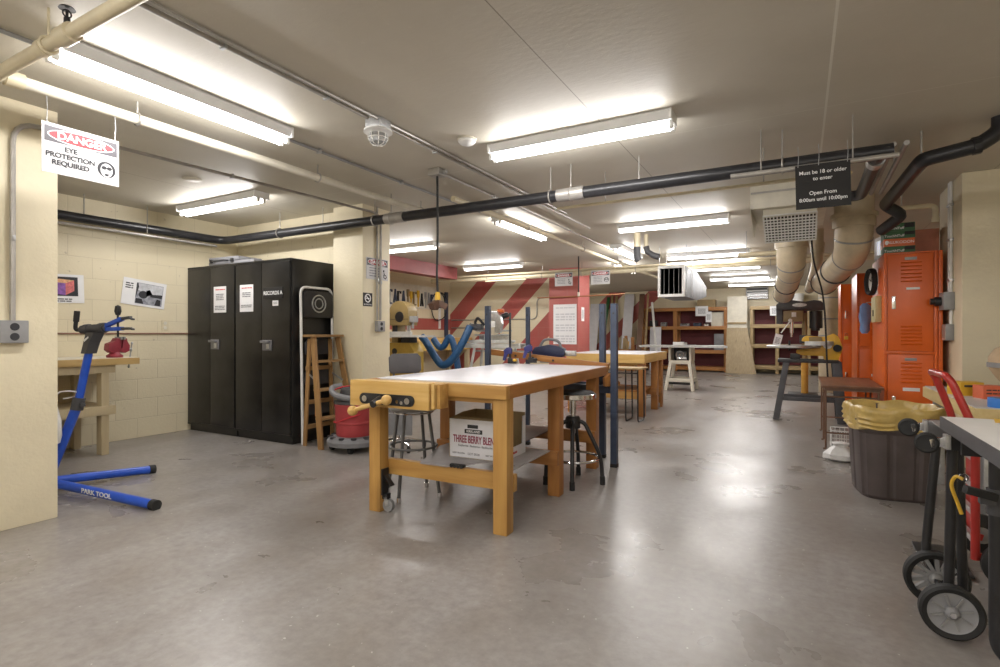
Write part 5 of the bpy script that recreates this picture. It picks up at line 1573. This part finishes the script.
# ------------------------------------------------------------------ brown table, bin, bag
t = thing('small_table', 'low brown topped table with thin dark legs beside the lockers', 'table', (.42, 6.45, 0))
Bx(-.24, .235, -.60, .62, .585, .605, .003).build('table_top', w_dark, t)
Bx(-.22, .215, -.57, .59, .555, .585, .002).build('frame', m_brownboard, t)
for x in (-.21, .20):
    for y in (-.55, -.05 if x < 0 else .1, .56):
        MB().tube(bend([(x, y, .57), (x, y, .012), (x - .02, y, .008)], .01), .0085, 8).build('leg', m_brownboard, t)
for y in (-.55, .56):
    MB().cyl((-.21, y, .16), (.20, y, .16), .008, n=8).build('stretcher', m_brownboard, t)
MB().cyl((-.21, -.55, .50), (.20, -.55, .50), .008, n=8).build('stretcher', m_brownboard, t)
t = thing('wire_basket', 'white wire basket on the floor under the brown table', 'basket', (.42, 6.1, 0))
mb = MB()
for z in (.02, .1, .17):
    mb.tube([(-.16, -.13, z), (.16, -.13, z), (.16, .13, z), (-.16, .13, z)], .005, 6, closed=True)
for k in range(9):
    x = -.16 + .04 * k
    for y in (-.13, .13):
        mb.cyl((x, y, .0), (x, y, .17), .003, n=5)
for k in range(7):
    y = -.13 + .26 * k / 6
    for x in (-.16, .16):
        mb.cyl((x, y, .0), (x, y, .17), .003, n=5)
for k in range(9):
    x = -.16 + .04 * k
    mb.cyl((x, -.13, .006), (x, .13, .006), .003, n=5)
mb.build('wire_mesh', m_white, t)
def rsq(r, k, n=48, p=4):
    out = []
    for i in range(n):
        a = 2 * PI * i / n
        c, s = math.cos(a), math.sin(a)
        q = (abs(c) ** p + abs(s) ** p) ** (-1 / p)
        out.append((r * q * c, r * q * s))
    return out
t = thing('trash_bin', 'dark brown trash bin with a yellow liner folded over its rim', 'trash bin', (.545, 4.50, 0), .16)
rings = []
for z, r in ((0, .200), (.02, .212), (.43, .232), (.45, .240), (.58, .246), (.585, .238), (.46, .222), (.06, .19)):
    ring = []
    for i, (x, y) in enumerate(rsq(r, 0, 90)):
        f = 1 - (.03 if (i % 9 in (0, 1) and .015 < z < .44) else 0)
        ring.append(Vector((x * f, y * f, z)))
    rings.append(ring)
MB().loft(rings).build('bin_body', m_bin, t, None, 12)
rr = random.Random(3)
rings = []
NN = 72
ph = [rr.uniform(0, 6.3) for _ in range(6)]
def wob(i, z, amp):
    a = 2 * PI * i / NN
    return amp * (math.sin(5 * a + ph[0] + 9 * z) + .7 * math.sin(11 * a + ph[1] - 14 * z) + .5 * math.sin(19 * a + ph[2] + 30 * z))
for z, r, am in ((.455, .247, .004), (.468, .258, .006), (.48, .250, .005), (.496, .260, .007), (.512, .251, .006), (.53, .262, .007), (.55, .254, .005), (.566, .261, .006), (.59, .258, .006), (.606, .252, .006), (.608, .242, .005), (.585, .229, .006), (.50, .215, .010), (.36, .195, .014), (.2, .16, .012), (.12, .09, .01)):
    ring = []
    for i, (x, y) in enumerate(rsq(r, 0, NN)):
        f = 1 + wob(i, z, am) / r
        zz2 = z + (.018 * math.sin(2 * PI * i / NN * 3 + 1) if z < .46 and r > .24 else .006 * math.sin(2 * PI * i / NN * 7))
        ring.append(Vector((x * f, y * f, zz2)))
    rings.append(ring)
lin = MB().loft(rings, cap=False)
lin.build('bin_liner', m_bag, t, 'yellow plastic bin liner', 60)
t = thing('plastic_bag', 'crumpled white plastic bag on the floor behind the trash bin', 'bag', (.30, 5.45, 0), .4)
rings = []
for z, r in ((0, .07), (.02, .10), (.06, .105), (.10, .07), (.125, .04), (.15, .055), (.16, .03)):
    rings.append([Vector((r * math.cos(a) * (1.25 + .16 * math.sin(3 * a + z * 20) + .1 * math.sin(7 * a)), r * math.sin(a) * (1 + .15 * math.cos(4 * a - z * 15)), z)) for a in [2 * PI * k / 30 for k in range(30)]])
MB().loft(rings).build('bag', m_whitebag, t)
MB().ring((0, 0, .125), .042, .006).build('tie', m_whitebag, t)

# ------------------------------------------------------------------ right hand tables, hand truck, folded cart
t = thing('work_table', 'table with thick cream plywood top against the pillar side', 'table', (.80, 3.69, 0))
Bx(0, 1.2, 0, 1.36, .62, .695, .004).build('table_top', wood('cream_plywood_edge', (.70, .55, .26), (.60, .44, .18), 1), t)
Bx(.01, 1.19, .01, 1.35, .695, .70).build('top_sheet', m_greytop, t)
for x in (.08, 1.12):
    for y in (.08, 1.28):
        Bx(x - .03, x + .03, y - .03, y + .03, 0, .62, .003).build('leg', m_steel, t)
t = carton('yellow_carton', 'flat yellow box with a black printed strip on the plywood topped table', (.915, 4.42, .70), .13, .13, .085, m_yellow, 'box', .35, None, m_yellow)
MB().prism([(-.045, .055), (.045, .055), (.045, .068), (-.045, .068)], 0, .0008, fr((0, -.0655, 0), (1, 0, 0), (0, 0, 1))).build('print', m_ink, t)
t = carton('orange_carton', 'orange red box beside the yellow box on the plywood topped table', (.985, 4.25, .70), .10, .11, .078, M('coral_carton', (.66, .14, .06), .5), 'box', .25, None, m_cartorange)
mb = MB()
lines(mb, fr((0, -.0555, 0), (1, 0, 0), (0, 0, 1)), -.035, .03, [.03, .05], .007, 4)
mb.build('print', m_ink, t)
t = thing('tape_roll', 'blue masking tape roll lying on the plywood topped table', 'tape', (.935, 3.765, .70))
MB().lathe([(.04, 0), (.062, 0), (.063, .003), (.063, .047), (.062, .05), (.04, .05), (.04, 0)], n=36).build('tape', m_tape, t)
MB().lathe([(.037, .001), (.04, .001), (.04, .049), (.037, .049), (.037, .001)], n=36).build('core', m_card, t)
t = thing('dust_bag', 'tan cloth dust bag with a grey band on the plywood topped table', 'dust bag', (1.235, 4.62, .70))
MB().lathe([(0, .05), (.08, .05), (.12, .10), (.155, .16), (.16, .175)], n=32).build('lower_bag', m_tan, t)
MB().lathe([(.16, .17), (.167, .172), (.167, .20), (.16, .203)], n=32).build('band', m_greymet, t, 'grey metal band')
MB().lathe([(.16, .20), (.158, .24), (.13, .29), (.08, .32), (0, .33)], n=32).build('upper_bag', m_tan, t)
MB().lathe([(0, 0), (.13, 0), (.14, .02), (.12, .05), (.07, .06), (0, .06)], n=28).build('base', m_greymet, t)

t = thing('hand_truck', 'red tube hand truck with looped handle behind the folded cart', 'hand truck', (.72, 3.26, 0))
hx = lambda z: -.05 - (.085 * (z - .66) / .24 if z > .66 else 0)
top = .90
MB().tube(bend([(hx(.10), -.19, .10), (hx(.66), -.19, .66), (hx(.87), -.165, .87), (hx(top) - .01, -.15, top), (hx(top) - .01, .15, top), (hx(.87), .165, .87), (hx(.66), .19, .66), (hx(.10), .19, .10)], .07, 6), .0165, 12).build('handle_frame', m_red, t)
for z in (.18, .30, .42, .54, .66):
    MB().bar((hx(z), -.185, z), (hx(z), .185, z), .022, .025, bev=.003).build('cross_bar', m_steel, t, 'grey cross bar')
MB().prism([(-.09, .13), (.09, .13), (.09, .70), (-.09, .70)], -.004, .004, fr((hx(0) + .03, 0, 0), (0, 1, 0), (0, 0, 1))).build('back_plate', m_red, t)
Bx(-.22, -.05, -.19, .19, .012, .022, .002).build('toe_plate', m_blackmet, t)
for s in (-1, 1):
    MB().bar((hx(.1), s * .19, .12), (.06, s * .19, .09), .02, .03).build('axle_bracket', m_red, t)
    w = MB().lathe([(.03, -.02), (.085, -.02), (.098, -.012), (.098, .012), (.085, .02), (.03, .02)], (.06, s * .215, .098), (0, 1, 0), 28).build('wheel', m_rub, t)
    MB().cyl((.06, s * .215 - .022, .098), (.06, s * .215 + .022, .098), .04).build('wheel_hub', m_greymet, w)

t = thing('folded_cart', 'folded black tube cart with two large and two small wheels', 'cart', (.46, 2.63, 0))
m_wheelgrey = M('wheel_grey_plastic', (.30, .30, .31), .5)
def spoke_wheel(parent, c, r, n, dark):
    c = Vector(c)
    w = MB().lathe([(r * .76, -.018), (r * .92, -.024), (r, -.014), (r, .014), (r * .92, .024), (r * .76, .018), (r * .76, -.018)], c, (0, 1, 0), 40).build('wheel', m_rub, parent)
    hm = m_greymet if dark else m_wheelgrey
    hub = MB().lathe([(0, -.03), (r * .13, -.03), (r * .2, -.024), (r * .24, -.012), (r * .24, .012), (0, .02)], c, (0, 1, 0), 28).build('wheel_hub', hm, w)
    if dark:
        for k in range(n):
            a = 2 * PI * k / n
            d = Vector((math.cos(a), 0, math.sin(a)))
            e = Vector((math.cos(a + .22), 0, math.sin(a + .22)))
            MB().bar(c + d * r * .2, c + e * r * .79, .014, .02, up=(0, 1, 0)).build('spoke', hm, w)
    else:
        MB().lathe([(r * .2, -.006), (r * .70, -.012), (r * .78, -.018), (r * .78, .010), (r * .2, .006)], c, (0, 1, 0), 40).build('wheel_disc', m_wheelgrey, w)
        for k in range(n):
            a = 2 * PI * k / n + .3
            d = Vector((math.cos(a), 0, math.sin(a)))
            MB().bar(c + d * r * .25 + Vector((0, -.012, 0)), c + d * r * .66 + Vector((0, -.015, 0)), .006, .007, up=(0, 1, 0)).build('spoke', m_greymet, w)
    MB().cyl(c + Vector((0, -.036, 0)), c + Vector((0, -.028, 0)), .010, n=6).build('axle_nut', m_chrome, w)
spoke_wheel(t, (.012, -.165, .095), .095, 8, False)
spoke_wheel(t, (.018, .115, .104), .108, 14, True)
MB().tube([(.02, -.145, .71), (.012, -.118, .09)], .0165, 12).build('frame_tube', m_blackmet, t)
MB().tube(bend([(.03, .15, .71), (-.012, .14, .20), (.012, .135, .12), (.06, .03, .06), (.07, -.09, .06)], .07), .0165, 12).build('frame_tube', m_blackmet, t)
MB().tube([(.06, -.02, .71), (.075, -.02, .08)], .016, 12).build('frame_tube', m_blackmet, t)
MB().cyl((.012, -.14, .096), (.016, .10, .103), .010).build('axle', m_blackmet, t)
br = MB().box(.0, .05, -.19, .19, .675, .735, .006).build('top_rail', m_blackmet, t)
Bx(-.002, .04, -.12, .12, .736, .740).build('rail_cap', m_greymet, br)
for y in (-.185, .185):
    Bx(-.012, .004, y - .025, y + .025, .68, .73, .003).build('caster_plate', m_steel, t)
    c = MB().bar((-.01, y, .705), (-.055, y - .012, .695), .012, .032, bev=.003).bar((-.01, y, .705), (-.055, y + .02, .695), .012, .032, bev=.003).build('caster_fork', m_chrome, t)
    MB().lathe([(0, -.012), (.022, -.012), (.03, -.014), (.037, -.008), (.037, .008), (.03, .014), (.022, .012), (0, .012)], (-.06, y + .004, .695), (.25, 1, 0), 28).build('small_wheel', m_rub, c)

t = thing('folding_table', 'grey topped folding table with black tube legs at the right edge', 'table', (.432, 1.4, 0))
Bx(0, .85, 0, 1.0, .762, .80, .004).build('table_top', M('pale_table_laminate', (.76, .74, .71), .4, var=.04), t)
Bx(-.004, .0, .0, 1.0, .758, .80, .001).build('edge_band', m_plast, t)
for y in (.16,):
    MB().tube(bend([(.08, y, .76), (.08, y, .06), (.20, y, .03), (.7, y, .03), (.76, y, .76)], .08), .019, 12).build('leg', m_blackmet, t)
lg = MB().tube(bend([(.11, .84, .765), (.11, .84, .08), (.22, .84, .03), (.68, .84, .03), (.76, .84, .76)], .09, 8), .0215, 14).build('leg', m_blackmet, t)
MB().tube([(.11, .84, .52), (.11, .84, .60)], .028, 14).box(.06, .10, .80, .83, .555, .58, .004).build('leg_clamp', m_plast, lg)
MB().bar((.10, .81, .58), (.02, .79, .60), .03, .025, bev=.006).build('clamp_lever', m_rub, lg)
MB().bar((.05, .98, .758 - .06), (.8, .98, .70), .02, .05).build('apron', m_blackmet, t)
for y in (.16, .84):
    pass
t = thing('strap', 'yellow strap hooked below the grey folding table edge', 'strap', (.50, 2.44, .52))
MB().tube(catmull([(-.002, -.01, .06), (-.02, .0, .065), (-.03, .01, .03), (-.012, .02, -.03), (.0, .02, -.07)], 6), .006, 8).build('strap', m_yellow, t)
MB().ring((.0, -.005, .065), .012, .003, (0, 1, 0), 14, 5).build('hook', m_chrome, t)
sheet('paper_sheet', 'white paper lying on the grey folding table', 'paper', fr((.66, 2.10, .801), (1, .1, 0), (-.1, 1, 0)), .21, .28, [(-.4, .4, .02, .1, .005, m_paleink), (-.4, .4, -.1, -.04, .005, m_paleink)], 21)
sheet('paper_sheet', 'small yellow note at the far edge of the grey folding table', 'paper', fr((.63, 2.335, .801), (1, -.2, 0), (.2, 1, 0)), .14, .09, [(-.3, .3, -.02, .02, .004, m_greyink)], 22, None, m_yellow)
